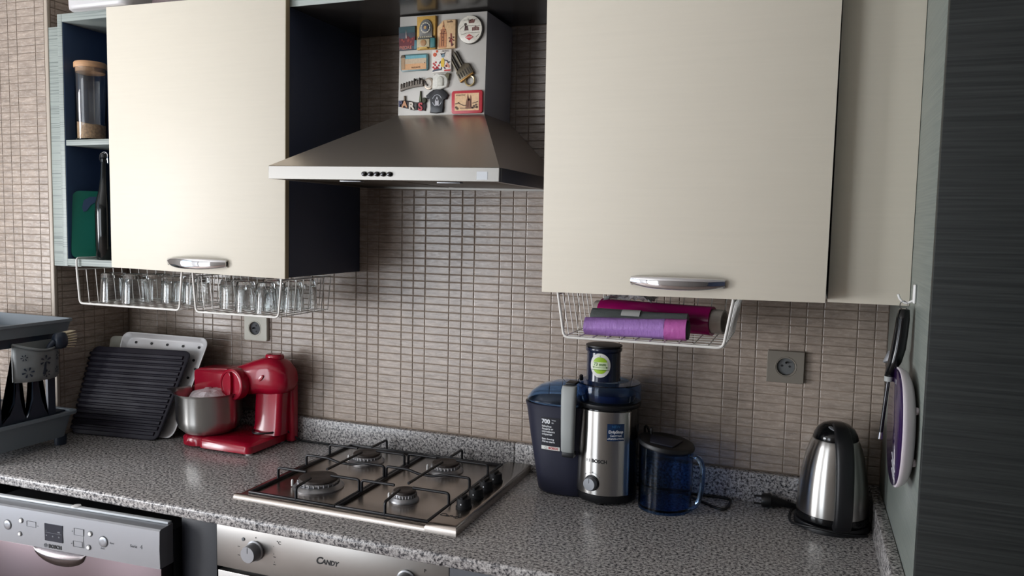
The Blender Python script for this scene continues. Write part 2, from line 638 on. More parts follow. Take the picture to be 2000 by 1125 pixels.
# left wall with the window opening, wall behind the photographer with the balcony door
bm = BM()
box(bm, -2.6, -2.5, -4.3, -3.10, 0, 2.62)
box(bm, -2.6, -2.5, -1.80, 0.12, 0, 2.62)
box(bm, -2.6, -2.5, -3.10, -1.80, 0, 0.08)
box(bm, -2.6, -2.5, -3.10, -1.80, 2.40, 2.62)
struct('wall_left', bm, MT['plaster'])
bm = BM()
box(bm, -2.6, -2.42, -4.4, -4.3, 0, 2.62)
box(bm, -0.88, 3.4, -4.4, -4.3, 0, 2.62)
box(bm, -2.42, -0.88, -4.4, -4.3, 2.28, 2.62)
struct('wall_front', bm, MT['plaster_grey'])
bm = BM()
for y0, y1, z0, z1 in ((-3.10, -3.05, 0.08, 2.40), (-1.85, -1.80, 0.08, 2.40), (-2.48, -2.42, 0.13, 2.35), (-3.05, -1.85, 0.08, 0.13), (-3.05, -1.85, 2.35, 2.40)):
    box(bm, -2.54, -2.49, y0, y1, z0, z1, 0.006)
struct('window_1', bm, MT['white'])
bm = BM()
for x0, x1, z0, z1 in ((-2.42, -2.37, 0, 2.28), (-0.93, -0.88, 0, 2.28), (-1.68, -1.62, 0.08, 2.23), (-2.37, -0.93, 2.23, 2.28), (-2.37, -0.93, 0, 0.08)):
    box(bm, x0, x1, -4.34, -4.29, z0, z1, 0.006)
struct('window_2', bm, MT['white'])


# ------------------------------------------------------------------ wall tiles, each one raised from its joints
def tile_bm(bm, w, h, t, o=(0, 0, 0), u=X, v=Z, n=-Y, rim=0.0016):
    """tile of w x h with its face t in front of the joints; o = lower left corner on the joint plane"""
    o = Vector(o)
    a = [bm.verts.new(o + u * x + v * y) for x, y in ((0, 0), (w, 0), (w, h), (0, h))]
    b = [bm.verts.new(o + u * x + v * y + n * (t * 0.75)) for x, y in ((0, 0), (w, 0), (w, h), (0, h))]
    c = [bm.verts.new(o + u * x + v * y + n * t) for x, y in ((rim, rim), (w - rim, rim), (w - rim, h - rim), (rim, h - rim))]
    for p, q in ((a, b), (b, c)):
        for i in range(4):
            j = (i + 1) % 4
            bm.faces.new((p[i], p[j], q[j], q[i]))
    bm.faces.new(c)
    return bm


TU, TV, GAP = 0.0386, 0.02205, 0.0023
TX0, TZ0 = 0.1354, 1.4384


def columns(x0, x1, first=TX0):
    """column joints: one double width, two single widths, over and over"""
    out = []
    k = -200
    while k < 200:
        kk = k * 4
        for a, b in ((1, 3), (3, 4), (4, 5)):
            l, r = first + (kk + a) * TU, first + (kk + b) * TU
            l, r = max(l, x0), min(r, x1)
            if r - l > 0.008:
                out.append((l + GAP / 2, r - GAP / 2))
        k += 1
    return out


def rows(z0, z1):
    out = []
    for n in range(-70, 60):
        l, r = TZ0 + n * TV, TZ0 + (n + 1) * TV
        l, r = max(l, z0), min(r, z1)
        if r - l > 0.006:
            out.append((l + GAP / 2, r - GAP / 2))
    return out


MESH_CACHE = {}


def tile_part(parent, w, h, loc, u, n):
    key = (round(w, 4), round(h, 4), tuple(u))
    if key not in MESH_CACHE:
        b_ = tile_bm(BM(), w, h, GW, (0, 0, 0), u, Z, n)
        bmesh.ops.recalc_face_normals(b_, faces=b_.faces)
        me = bpy.data.meshes.new('tile')
        b_.to_mesh(me)
        b_.free()
        me.materials.append(MT['tile'])
        MESH_CACHE[key] = me
    o = bpy.data.objects.new('tile', MESH_CACHE[key])
    COL.objects.link(o)
    o.parent = parent
    o.location = loc
    return o


def lay(parent, tiles, limit):
    """tiles: (size on the picture, w, h, corner, u, n); the largest as parts, the rest joined"""
    tiles.sort(key=lambda t: -t[0])
    for t in tiles[:limit]:
        tile_part(parent, t[1], t[2], t[3], t[4], t[5])
    if tiles[limit:]:
        bm_ = BM()
        for t in tiles[limit:]:
            tile_bm(bm_, t[1], t[2], GW, t[3], t[4], Z, t[5])
        o_ = link('tile_field', bm_, MT['tile'], parent, flat=True)
        o_['kind'] = 'stuff'


def weight(p, w, h, n):
    d = CP - Vector(p)
    return w * h * abs(d.normalized().dot(Vector(n))) / d.length_squared


tl = []
for z0, z1 in rows(0.977, 2.125):
    for x0, x1 in columns(XP + 0.002, XT):
        xm, zm = (x0 + x1) / 2, (z0 + z1) / 2
        if zm > 1.47 and (x1 < 0.09 or x0 > 0.85) and zm < 2.17:
            continue                                   # behind the cabinets
        if 0.36 < xm < 0.56 and zm > 1.74:
            continue                                   # behind the duct
        p = (x0, GW, z0)
        g = weight(p, x1 - x0, z1 - z0, Y)
        if zm < 1.17 and 0.74 < xm < 1.02 or zm < 1.10 and xm > 1.36 and xm < 1.5:
            g *= 0.05                                  # hidden by the appliances
        tl.append((g, x1 - x0, z1 - z0, p, X, -Y))
lay(wall_back, tl, 300)
tl = []
for z0, z1 in rows(0.90, 2.40):
    for x0, x1 in columns(-1.25, -0.8148, -0.8148 - 3.98 * TU - 8 * TU):
        p = (x0, YP + GW, z0)
        tl.append((weight(p, x1 - x0, z1 - z0, Y) * (1 if x0 > -1.05 else 0.3), x1 - x0, z1 - z0, p, X, -Y))
    zm = (z0 + z1) / 2
    if zm < 1.46 or zm > 2.12:
        for y0, y1 in columns(YP + 0.012, -0.002, YP + 0.012 - 0.6 * TU):
            p = (XP - GW, y0, z0)
            tl.append((weight(p, y1 - y0, z1 - z0, X) * 0.6, y1 - y0, z1 - z0, p, Y, X))
lay(wall_corner, tl, 300)
struct('trim_1', box(BM(), -0.8140, -0.7990, YP - 0.0012, YP + 0.010, 0.90, 2.60, 0.003), MT['trim'])

# ================================================================== granite
bm = BM()
prism(bm, [(-1.30, -0.612), (XT - 0.001, -0.612), (XT - 0.001, -0.001), (XP + 0.002, -0.001), (XP + 0.002, YP - 0.003), (-1.30, YP - 0.003)],
      (0, 0, 0.872), X, Y, Z, 0.028)
es = [e for e in bm.edges if all(abs(v.co.y + 0.612) < 1e-4 for v in e.verts) and abs(e.verts[0].co.z - e.verts[1].co.z) < 1e-5]
bmesh.ops.bevel(bm, geom=es, offset=0.006, segments=3, affect='EDGES', profile=0.5)
solo('countertop', bm, MT['granite'], 'speckled grey granite worktop running under all the appliances', 'worktop', ang=50)
up = thing('granite_upstand', 'low speckled granite upstand along the foot of the tiled wall and side panel', 'upstand', (0.4, -0.01, 0.9))
for x0, x1 in ((XP + 0.003, 0.6215), (0.6235, XT - 0.002)):
    link('slab', box(BM(), x0, x1, -0.0205, -0.0008, 0.9002, 0.975, 0.0012), MT['granite'], up)
link('slab', box(BM(), 1.5305, XT - 0.001, -0.610, -0.0210, 0.9002, 0.975, 0.0012), MT['granite'], up)

# ================================================================== tall unit at the right
t = thing('tall_cabinet', 'tall dark cabinet with black grained front at the right edge', 'cabinet', (1.9, -0.3, 0.0))
link('side_panel', box(BM(), XT, XT + 0.018, -0.6132, -0.003, 0.0, 2.55, 0.0008), MT['panel_wood'], t)['label'] = 'grey-green grained side panel'
link('door', box(BM(), XT + 0.0004, 2.20, -0.632, -0.6136, 0.09, 2.54, 0.001), MT['black_wood'], t)
link('body', box(BM(), XT + 0.0185, 2.20, -0.612, -0.003, 0.0, 2.55), MT['navy'], t)


# ================================================================== wall cabinets
def bow_handle(parent, x0, x1, y, z0, z1):
    """chrome bow: flat top edge, belly below, standing off the door"""
    bm_ = BM()
    n = 22
    rings = []
    zm, hz = (z0 + z1) / 2, (z1 - z0) / 2
    for i in range(n + 1):
        s = -1 + 2 * i / n
        f = 1 - abs(s) ** 2.6
        out = 0.004 + 0.022 * (1 - abs(s) ** 2.2)
        h = hz * (0.62 + 0.38 * f)
        zc = zm + (hz - h) * 0.55
        x = x0 + (x1 - x0) * (i / n)
        ring = []
        for k in range(14):
            a = 2 * PI * k / 14
            ring.append((x, y - out - 0.0035 * math.cos(a) * 1.3 - 0.002, zc + h * math.sin(a)))
        rings.append(ring)
    loft(bm_, rings)
    for xe in (x0 + 0.006, x1 - 0.006):
        box(bm_, xe - 0.006, xe + 0.006, y - 0.008, y - 0.0002, zm - hz * 0.55, zm + hz * 0.6, 0.001)
    return link('handle', bm_, MT['chrome'], parent, 60)


c = thing('wall_cabinet', 'grey wall cabinet with open shelves at its left end and one cream door', 'cabinet', (-0.29, -0.17, 1.4406))
link('side_panel', box(BM(), -0.6875, -0.6695, -0.343, -0.002, 1.4386, 2.1627, 0.0006), MT['grey_wood'], c)
link('side_panel', box(BM(), 0.0920, 0.1100, -0.343, -0.002, 1.4366, 2.1627, 0.0006), MT['navy'], c)['label'] = 'dark navy outer side panel'
link('inner_lining', box(BM(), -0.6694, -0.6680, -0.3410, -0.0102, 1.4602, 2.1399), MT['navy_in'], c)
link('bottom_panel', box(BM(), -0.6693, 0.0918, -0.343, -0.002, 1.4406, 1.4600, 0.0006), MT['grey_wood'], c)
link('top_panel', box(BM(), -0.6693, 0.0918, -0.343, -0.002, 2.1401, 2.1627, 0.0006), MT['grey_wood'], c)
link('back_panel', box(BM(), -0.6678, 0.0918, -0.010, -0.002, 1.4602, 2.1399), MT['navy_in'], c)['label'] = 'dark blue back board'
link('shelf', box(BM(), -0.6678, -0.4702, -0.340, -0.0102, 1.7894, 1.8054, 0.0006), MT['grey_wood'], c)
link('divider', box(BM(), -0.4700, -0.4540, -0.340, -0.0102, 1.4602, 2.1399), MT['navy_in'], c)
link('filler_panel', box(BM(), -0.7985, -0.6880, -0.2810, -0.2650, 1.4330, 2.1480, 0.0006), MT['grey_wood'], c)
d = link('door', hexa(BM(), [(-0.4808, -0.3600, 1.4425), (0.1072, -0.3600, 1.4336), (0.1128, -0.3600, 2.156), (-0.4816, -0.3600, 2.1626),
                             (-0.4808, -0.3436, 1.4425), (0.1072, -0.3436, 1.4336), (0.1128, -0.3436, 2.156), (-0.4816, -0.3436, 2.1626)], 0.0008), MT['cream'], c)
d['label'] = 'cream laminate door'
link('edge_band', hexa(BM(), [(0.1073, -0.3592, 1.4341), (0.1081, -0.3592, 1.4341), (0.1137, -0.3592, 2.1555), (0.1129, -0.3592, 2.1555),
                              (0.1073, -0.3440, 1.4341), (0.1081, -0.3440, 1.4341), (0.1137, -0.3440, 2.1555), (0.1129, -0.3440, 2.1555)]), MT['cream_edge'], d)
bow_handle(d, -0.2700, -0.0725, -0.3600, 1.4500, 1.4790)

c = thing('bridging_shelf', 'dark board spanning between the wall cabinets above the cooker hood', 'shelf', (0.467, -0.17, 2.1215))
link('board', box(BM(), 0.1106, 0.8280, -0.3410, -0.002, 2.1225, 2.1400), pal((58, 56, 54), 0.22), c)
link('front_strip', box(BM(), 0.1106, 0.8280, -0.3432, -0.3412, 2.1217, 2.1750, 0.0004), MT['grey_wood'], c)

c = thing('wall_cabinet', 'large cream-fronted wall cabinet right of the hood', 'cabinet', (1.115, -0.2, 1.446))
link('side_panel', box(BM(), 0.8300, 0.8480, -0.4080, -0.002, 1.446, 2.40), MT['navy'], c)
link('side_panel', box(BM(), 1.3810, 1.3990, -0.4080, -0.002, 1.447, 2.40), MT['navy'], c)
link('bottom_panel', box(BM(), 0.8482, 1.3808, -0.4080, -0.002, 1.446, 1.464), MT['grey_wood'], c)
link('top_panel', box(BM(), 0.8482, 1.3808, -0.4080, -0.002, 2.382, 2.400), MT['grey_wood'], c)
d = link('door', hexa(BM(), [(0.8274, -0.4284, 1.4398), (1.4007, -0.4284, 1.4455), (1.4050, -0.4284, 2.40), (0.8234, -0.4284, 2.40),
                             (0.8274, -0.4096, 1.4398), (1.4007, -0.4096, 1.4455), (1.4050, -0.4096, 2.40), (0.8234, -0.4096, 2.40)], 0.0008), MT['cream'], c)
bow_handle(d, 1.0235, 1.2135, -0.4284, 1.4590, 1.4850)
c = thing('wall_cabinet', 'narrow cream-fronted wall cabinet set back against the tall unit', 'cabinet', (1.478, -0.17, 1.4455))
link('body', box(BM(), 1.4062, 1.5530, -0.3470, -0.002, 1.4455, 2.40), MT['grey_wood'], c)
link('door', box(BM(), 1.4062, 1.5526, -0.3669, -0.3490, 1.4425, 2.40, 0.0008), MT['cream'], c)

# white tub and grey bag lying on the left cabinet
t = thing('plastic_tub', 'white plastic tub on top of the left wall cabinet', 'tub', (-0.52, -0.24, 2.1632))
rings = []
for s, z in ((0.955, 2.1632), (0.985, 2.1665), (0.992, 2.176), (1.0, 2.235), (1.03, 2.237), (1.03, 2.245), (0.99, 2.245), (0.97, 2.18), (0.955, 2.172)):
    rings.append([(-0.5125 + x * s, -0.225 + y * s, z) for x, y in rrect(0.230, 0.295, 0.030, 6)])
link('tub_shell', loft(BM(), rings), MT['white_enamel'], t, 50)
bm = BM()
rings = []
for s, z in ((0.90, 2.1630), (1.0, 2.168), (1.0, 2.195), (0.92, 2.212), (0.5, 2.222)):
    rings.append([(-0.27 + x * s, -0.22 + y * s + 0.004 * math.sin(9 * x * 40), z + 0.003 * math.sin(x * 60)) for x, y in sell(0.120, 0.115, 3, 32)])
solo('folded_bag', loft(bm, rings), pal((120, 104, 106), 0.5), 'folded greyish mauve bag lying on top of the left wall cabinet', 'bag')

# ================================================================== cooker hood, hanging a little out of level
ROLL = math.radians(0.85)
h = thing('range_hood', 'stainless steel pyramid cooker hood under a pale duct', 'hood', (0.4357, -0.23, 1.695), (0, ROLL, 0))
HX0, HX1, HY = 0.1357, 0.7357, -0.4604
bm = BM()
loft(bm, [[(HX0, HY, 1.7107), (HX1, HY, 1.7107), (HX1, -0.006, 1.7107), (HX0, -0.006, 1.7107)],
          [(0.3345, -0.1860, 1.8640), (0.5815, -0.1860, 1.8640), (0.5815, -0.006, 1.8640), (0.3345, -0.006, 1.8640)]])
link('canopy', bm, MT['hood_steel'], h, 20)
bm = BM()
box(bm, HX0, HX1, HY, HY + 0.014, 1.6797, 1.7106, 0.001)
box(bm, HX0, HX0 + 0.014, HY + 0.0142, -0.006, 1.6797, 1.7106, 0.001)
box(bm, HX1 - 0.014, HX1, HY + 0.0142, -0.006, 1.6797, 1.7106, 0.001)
box(bm, HX0 + 0.0142, HX1 - 0.0142, -0.020, -0.006, 1.6797, 1.7106)
link('rim_band', bm, MT['rim_steel'], h, 20)
link('underside', box(BM(), HX0 + 0.0142, HX1 - 0.0142, HY + 0.0142, -0.0202, 1.690, 1.694), MT['filter'], h)
for x0, x1 in ((0.175, 0.430), (0.442, 0.697)):
    f = link('grease_filter', box(BM(), x0, x1, -0.37, -0.06, 1.6835, 1.6895, 0.001), MT['filter'], h)
    link('latch', box(BM(), (x0 + x1) / 2 - 0.03, (x0 + x1) / 2 + 0.03, -0.362, -0.345, 1.680, 1.6833, 0.001), MT['silver'], f)
link('lamp_strip', box(BM(), 0.25, 0.62, -0.432, -0.388, 1.683, 1.6895, 0.001), MT['pale_bar'], h)
link('duct', box(BM(), 0.3345, 0.5815, -0.1857, -0.004, 1.8642, 2.1185, 0.0012), MT['duct'], h)['label'] = 'pale painted duct'
for x in (0.4033, 0.4199, 0.4366, 0.4528, 0.4695):
    b_ = link('button', lathe(BM(), [(0.0058, 0), (0.0058, 0.003), (0.0050, 0.0065), (0.003, 0.0078)], 14, (x, HY - 0.0001, 1.6935), '-y'), MT['dark_chrome'], h)
link('sticker', box(BM(), 0.6832, 0.7087, HY - 0.0006, HY - 0.0001, 1.6838, 1.7015), MT['pale_bar'], h)

# ------------------------------------------------------------------ magnets on the duct (front plane y = -0.1857)
MY = -0.1862


def magnet(label, c, group='souvenir magnets on the hood duct', name='fridge_magnet'):
    return thing(name, label, 'magnet', (c[0], MY, c[1]), (0, 0, 0), group)


def slab(name, poly, d, m, parent, y0=None, bev=0.0012):
    """flat piece standing on the duct: outline in x, z"""
    y = MY if y0 is None else y0
    return link(name, prism(BM(), poly, (0, y, 0), X, Z, -Y, d, bev), m, parent, 50)


def rect(x0, x1, z0, z1):
    return [(x0, z0), (x1, z0), (x1, z1), (x0, z1)]


def circ(cx, cz, rx, rz=None, n=24, a0=0, a1=360):
    rz = rz or rx
    k = n if a1 - a0 >= 360 else n + 1
    return [(cx + rx * math.cos(math.radians(a0 + (a1 - a0) * i / n)), cz + rz * math.sin(math.radians(a0 + (a1 - a0) * i / n))) for i in range(k)]


def strip(path, w):
    """thin polygon of half-width w following a path in x, z"""
    L, R = [], []
    for i, p in enumerate(path):
        a = Vector(path[max(i - 1, 0)])
        b = Vector(path[min(i + 1, len(path) - 1)])
        t_ = (b - a).normalized()
        L.append((p[0] - t_.y * w, p[1] + t_.x * w))
        R.append((p[0] + t_.y * w, p[1] - t_.x * w))
    return L + R[::-1]


def lines(name, paths, w, y, m, parent, d=0.0006):
    bm_ = BM()
    for p in paths:
        prism(bm_, strip(p, w), (0, y, 0), X, Z, -Y, d)
    return link(name, bm_, m, parent, flat=True)


def dots(name, pts, r, y, m, parent, d=0.0006):
    bm_ = BM()
    for p in pts:
        prism(bm_, circ(p[0], p[1], p[2] if len(p) > 2 else r, n=9), (0, y, 0), X, Z, -Y, d)
    return link(name, bm_, m, parent, flat=True)


# 1 dusk city
g = magnet('small dark rectangular city magnet fading from teal to red, top left of duct', (0.365, 2.0325))
slab('plaque', [(0.3422, 2.0325), (0.3901, 2.0325), (0.3895, 2.0925), (0.3403, 2.0925)], 0.006, pal((70, 74, 84)), g)
slab('sky_print', rect(0.343, 0.3885, 2.076, 2.0915), 0.0006, pal((46, 78, 82)), g, MY - 0.0061, 0)
slab('hill_print', [(0.343, 2.042), (0.389, 2.042), (0.389, 2.066), (0.376, 2.061), (0.368, 2.068), (0.355, 2.058), (0.343, 2.064)], 0.0006, pal((104, 34, 42)), g, MY - 0.0061, 0)
slab('spire_print', [(0.3622, 2.062), (0.3655, 2.062), (0.3632, 2.083)], 0.0007, pal((198, 176, 168)), g, MY - 0.0067, 0)
dots('roof_print', [(0.352, 2.058), (0.357, 2.054, .003), (0.370, 2.056, .004), (0.378, 2.052, .003), (0.382, 2.06, .0025)], 0.0035, MY - 0.0067, pal((146, 60, 52)), g)
link('lettering', text(BM(), 'PIEDRE', 0.0115, (0.3445, MY - 0.0070, 2.0345), X, Z, 0.0008, 0.0002), pal((206, 130, 116)), g, flat=True)
# 2 clock tower
g = magnet('golden yellow arched astronomical clock magnet with turquoise base', (0.42, 2.0305))
slab('plaque', rect(0.3955, 0.4485, 2.0305, 2.1140), 0.009, pal((198, 156, 78)), g)
slab('arch', [(0.404, 2.058)] + [(0.4225 + 0.0185 * math.cos(math.radians(a)), 2.082 + 0.0235 * math.sin(math.radians(a))) for a in range(180, -1, -15)] + [(0.441, 2.058)], 0.003, pal((112, 110, 104)), g, MY - 0.009, 0.0008)
slab('arch_rim', circ(0.4225, 2.0835, 0.0145, n=28), 0.0016, pal((158, 154, 142)), g, MY - 0.012, 0.0006)
slab('dial', circ(0.4225, 2.0835, 0.0098, n=24), 0.0016, pal((80, 84, 96)), g, MY - 0.0136, 0.0005)
dots('dial_centre', [(0.4225, 2.0835)], 0.0042, MY - 0.0153, pal((188, 150, 92)), g)
dots('ornament', [(0.4225 + 0.0122 * math.cos(k * PI / 6), 2.0835 + 0.0122 * math.sin(k * PI / 6)) for k in range(12)], 0.0013, MY - 0.0137, pal((222, 216, 196)), g)
slab('ledge', rect(0.4000, 0.4455, 2.0555, 2.0625), 0.005, pal((52, 54, 50)), g, MY - 0.009, 0.001)
dots('figure', [(0.405 + 0.0058 * k, 2.060) for k in range(7)], 0.0020, MY - 0.0141, pal((196, 186, 160)), g, 0.002)
slab('base_block', rect(0.3985, 0.4350, 2.0345, 2.0550), 0.006, pal((186, 172, 138)), g, MY - 0.009, 0.001)
slab('base_dial', circ(0.4175, 2.0455, 0.0082), 0.0012, pal((168, 126, 84)), g, MY - 0.015, 0.0004)
slab('pillar', rect(0.3880, 0.3965, 2.0330, 2.0560), 0.008, pal((74, 120, 132)), g, MY - 0.001, 0.0015)
slab('pillar', rect(0.4365, 0.4505, 2.0330, 2.0570), 0.006, pal((58, 116, 116)), g, MY - 0.009, 0.0015)
slab('gold_plate', rect(0.4060, 0.4290, 2.0310, 2.0350), 0.007, pal((214, 178, 96)), g, MY - 0.009, 0.0008)
# 3 sandy tower
g = magnet('sand coloured bell tower magnet with a slanted top left corner', (0.479, 2.0295))
slab('plaque', [(0.4534, 2.0299), (0.5039, 2.0294), (0.5042, 2.1007), (0.4690, 2.1007), (0.4530, 2.0845)], 0.007, pal((214, 178, 134)), g)
slab('tower_print', [(0.4570, 2.032), (0.4790, 2.032), (0.4800, 2.066), (0.4770, 2.076), (0.4740, 2.0800), (0.4700, 2.0980), (0.4670, 2.0800), (0.4630, 2.0760), (0.4610, 2.062)], 0.0006, pal((190, 128, 84)), g, MY - 0.0071, 0)
lines('tower_lines', [[(0.466, 2.036), (0.466, 2.072)], [(0.4715, 2.036), (0.4715, 2.074)], [(0.4612, 2.067), (0.479, 2.067)], [(0.4625, 2.076), (0.4775, 2.076)]], 0.0008, MY - 0.0078, pal((122, 66, 46)), g)
dots('bells', [(0.4665, 2.0715, .0014), (0.4705, 2.0855, .0016), (0.4735, 2.0715, .0014), (0.469, 2.05), (0.469, 2.058)], 0.0012, MY - 0.0078, pal((96, 52, 40)), g)
lines('figure_print', [[(0.4920, 2.066), (0.4925, 2.052)], [(0.4880, 2.048), (0.4925, 2.053), (0.4975, 2.050)], [(0.4925, 2.050), (0.4945, 2.034)]], 0.0018, MY - 0.0072, pal((134, 54, 46)), g)
dots('blossom', [(0.4870, 2.055), (0.4985, 2.056), (0.4995, 2.048), (0.4885, 2.046), (0.4955, 2.038, .003)], 0.0018, MY - 0.0079, pal((84, 44, 40)), g)
link('lettering', text(BM(), 'Sevilla', 0.0070, (0.4795, MY - 0.0074, 2.0935), X, Z, 0.0006), pal((112, 78, 56)), g, flat=True)
# 4 round
g = magnet('round white magnet printed with small sights and a red diamond', (0.5465, 2.037))
slab('disc', circ(0.5450, 2.0722, 0.0338, 0.0352, 36), 0.006, pal((64, 60, 52)), g, None, 0.001)
slab('face', circ(0.5438, 2.0724, 0.0328, 0.0344, 36), 0.0012, pal((216, 210, 196), 0.25), g, MY - 0.006, 0.0006)
lines('street_lines', [[(0.516, 2.074), (0.526, 2.082), (0.572, 2.080)], [(0.520, 2.060), (0.535, 2.064), (0.571, 2.064)], [(0.527, 2.096), (0.562, 2.097)], [(0.538, 2.101), (0.541, 2.091)], [(0.561, 2.053), (0.569, 2.060)]], 0.0005, MY - 0.0073, pal((120, 114, 100)), g)
slab('fountain_print', [(0.5405, 2.0880), (0.5555, 2.0880), (0.5580, 2.0970), (0.5540, 2.0945), (0.5500, 2.0985), (0.5455, 2.0930), (0.5420, 2.0955)], 0.0006, pal((104, 62, 54)), g, MY - 0.0073, 0)
slab('tree_print', circ(0.5318, 2.0856, 0.0034, n=12), 0.0006, pal((62, 48, 40)), g, MY - 0.0073, 0)
slab('bear_print', [(0.5290, 2.0705), (0.5405, 2.0705), (0.5385, 2.0745), (0.5375, 2.0830), (0.5350, 2.0800), (0.5335, 2.0745), (0.5330, 2.0830), (0.5308, 2.0830), (0.5312, 2.0740)], 0.0006, pal((86, 62, 58)), g, MY - 0.0074, 0)
bm = BM()
for k in range(5):
    prism(bm, rect(0.5500 + 0.0040 * k, 0.5528 + 0.0040 * k, 2.0690, 2.0770 + (0.004 if k == 2 else 0.0015 * (k in (1, 3)))), (0, MY - 0.0073, 0), X, Z, -Y, 0.0006)
link('gate_print', bm, pal((108, 66, 60)), g, flat=True)
slab('red_diamond', [(0.5310, 2.0535), (0.5425, 2.0455), (0.5540, 2.0535), (0.5425, 2.0615)], 0.0006, pal((186, 62, 64)), g, MY - 0.0073, 0)
lines('diamond_bar', [[(0.5335, 2.0535), (0.5515, 2.0535)]], 0.0010, MY - 0.0080, pal((216, 196, 186)), g)
# 5 beach
g = magnet('wide rectangular beach magnet with blue sky and orange sand', (0.3865, 1.978))
slab('frame', [(p[0], p[1]) for p in rrect(0.0790, 0.0430, 0.005, 5, 0.3866, 1.9995)], 0.005, pal((96, 128, 130), 0.3), g)
slab('sand_print', rect(0.3505, 0.4215, 1.9815, 1.9965), 0.0006, pal((214, 164, 116), 0.3), g, MY - 0.0051, 0)
slab('haze_print', rect(0.3505, 0.4215, 1.9965, 2.0095), 0.0006, pal((196, 176, 148), 0.3), g, MY - 0.0051, 0)
slab('sky_print', rect(0.3505, 0.4215, 2.0095, 2.0175), 0.0006, pal((108, 168, 178), 0.3), g, MY - 0.0051, 0)
slab('thatch', [(0.3475, 2.0130), (0.3620, 2.0130), (0.3580, 2.0200), (0.3500, 2.0190)], 0.002, pal((96, 78, 58)), g, MY - 0.0057, 0.0005)
slab('hut_print', rect(0.3490, 0.3600, 1.9840, 2.0125), 0.0006, pal((176, 146, 112)), g, MY - 0.0058, 0)
dots('bather_print', [(0.4175, 1.9975)], 0.0014, MY - 0.0058, pal((92, 64, 44)), g)
link('lettering', text(BM(), 'ALICANTE', 0.0056, (0.3790, MY - 0.0060, 1.9850), X, Z, 0.0006), pal((110, 74, 44)), g, flat=True)
# 6 dancing figure
g = magnet('white rectangular magnet painted with a yellow figure and red flowers', (0.4667, 1.970))
slab('plaque', [(0.4398, 1.9700), (0.4933, 1.9711), (0.4940, 2.0275), (0.4390, 2.0282)], 0.007, pal((222, 214, 204), 0.3), g)
dots('sun_print', [(0.4470, 2.0155, .0052), (0.4530, 2.0235, .0034)], 0.005, MY - 0.0071, pal((200, 86, 48)), g)
dots('flower', [(0.4430, 1.9840), (0.4480, 1.9890), (0.4530, 1.9840), (0.4585, 1.9880), (0.4440, 1.9930), (0.4500, 1.9960), (0.4550, 1.9800, .004), (0.4480, 1.9790, .004), (0.4795, 1.9850)], 0.0027, MY - 0.0071, pal((188, 44, 48)), g)
slab('ground_print', [(0.4410, 1.9725), (0.4660, 1.9760), (0.4610, 1.9800), (0.4420, 1.9770)], 0.0006, pal((74, 82, 96)), g, MY - 0.0078, 0)
slab('ground_print', rect(0.4740, 0.4915, 1.9725, 1.9765), 0.0006, pal((188, 52, 48)), g, MY - 0.0071, 0)
slab('body_print', [(0.4655, 1.9840), (0.4735, 1.9830), (0.4745, 1.9990), (0.4715, 2.0060), (0.4670, 2.0050), (0.4640, 1.9960)], 0.0007, pal((222, 184, 60)), g, MY - 0.0072, 0)
slab('head_print', circ(0.4700, 2.0125, 0.0048, 0.0052, 14), 0.0007, pal((112, 138, 150)), g, MY - 0.0072, 0)
lines('outline_print', [[(0.4640, 2.0180), (0.4655, 2.0140), (0.4690, 2.0165), (0.4740, 2.0165), (0.4765, 2.0195)], [(0.4745, 2.0010), (0.4820, 1.9985), (0.4860, 1.9930), (0.4895, 1.9960)], [(0.4660, 1.9830), (0.4650, 1.9760)], [(0.4730, 1.9830), (0.4770, 1.9780)], [(0.4640, 1.9980), (0.4600, 1.9920)]], 0.0010, MY - 0.0079, pal((44, 46, 54)), g)
slab('dress_print', [(0.4760, 1.9860), (0.4880, 1.9800), (0.4900, 1.9850), (0.4820, 1.9950)], 0.0006, pal((206, 138, 112)), g, MY - 0.0071, 0)
link('lettering', text(BM(), 'MEXICO', 0.0052, (0.4670, MY - 0.0074, 2.0215), X, Z, 0.0006), pal((120, 110, 104)), g, flat=True)
# 7 church bottle opener
g = magnet('bronze bottle opener magnet shaped as a church with four spires and ring', (0.535, 1.9310))
ax = Vector((-0.50, 0.866))           # the spires point up and to the left
pr_ = Vector((0.866, 0.50))


def op(a, b):
    p = Vector((0.5335, 1.9590)) + ax * a + pr_ * b
    return (p.x, p.y)


BR = pal((98, 90, 76), 0.35, 0.7)
BRD = pal((46, 42, 36), 0.4, 0.6)
slab('church_body', [op(-0.006, -0.021), op(-0.004, 0.024), op(0.022, 0.023), op(0.030, 0.012), op(0.026, -0.002), op(0.020, -0.019)], 0.008, BR, g, None, 0.0016)
for b in (-0.0150, -0.0085, 0.0010, 0.0072):
    top = 0.071 if abs(b) < 0.01 and b > -0.009 else 0.066
    slab('spire', [op(0.016, b - 0.0026), op(0.016, b + 0.0026), op(top - 0.008, b + 0.0020), op(top, b), op(top - 0.008, b - 0.0020)], 0.006, BRD if b in (-0.0085, 0.0072) else BR, g, None, 0.0010)
bm = BM()
for b in (-0.015, -0.008, -0.001, 0.006, 0.013, 0.019):
    prism(bm, [op(0.0, b - 0.0018), op(0.0, b + 0.0018), op(0.012, b + 0.0018), op(0.016, b), op(0.012, b - 0.0018)], (0, MY - 0.0081, 0), X, Z, -Y, 0.0006)
link('window_relief', bm, BRD, g, flat=True)
slab('gold_band', [op(-0.008, -0.020), op(-0.008, 0.022), op(-0.0035, 0.022), op(-0.0035, -0.020)], 0.0095, pal((150, 112, 62), 0.35, 0.7), g, None, 0.001)
rc = op(-0.0165, 0.0035)
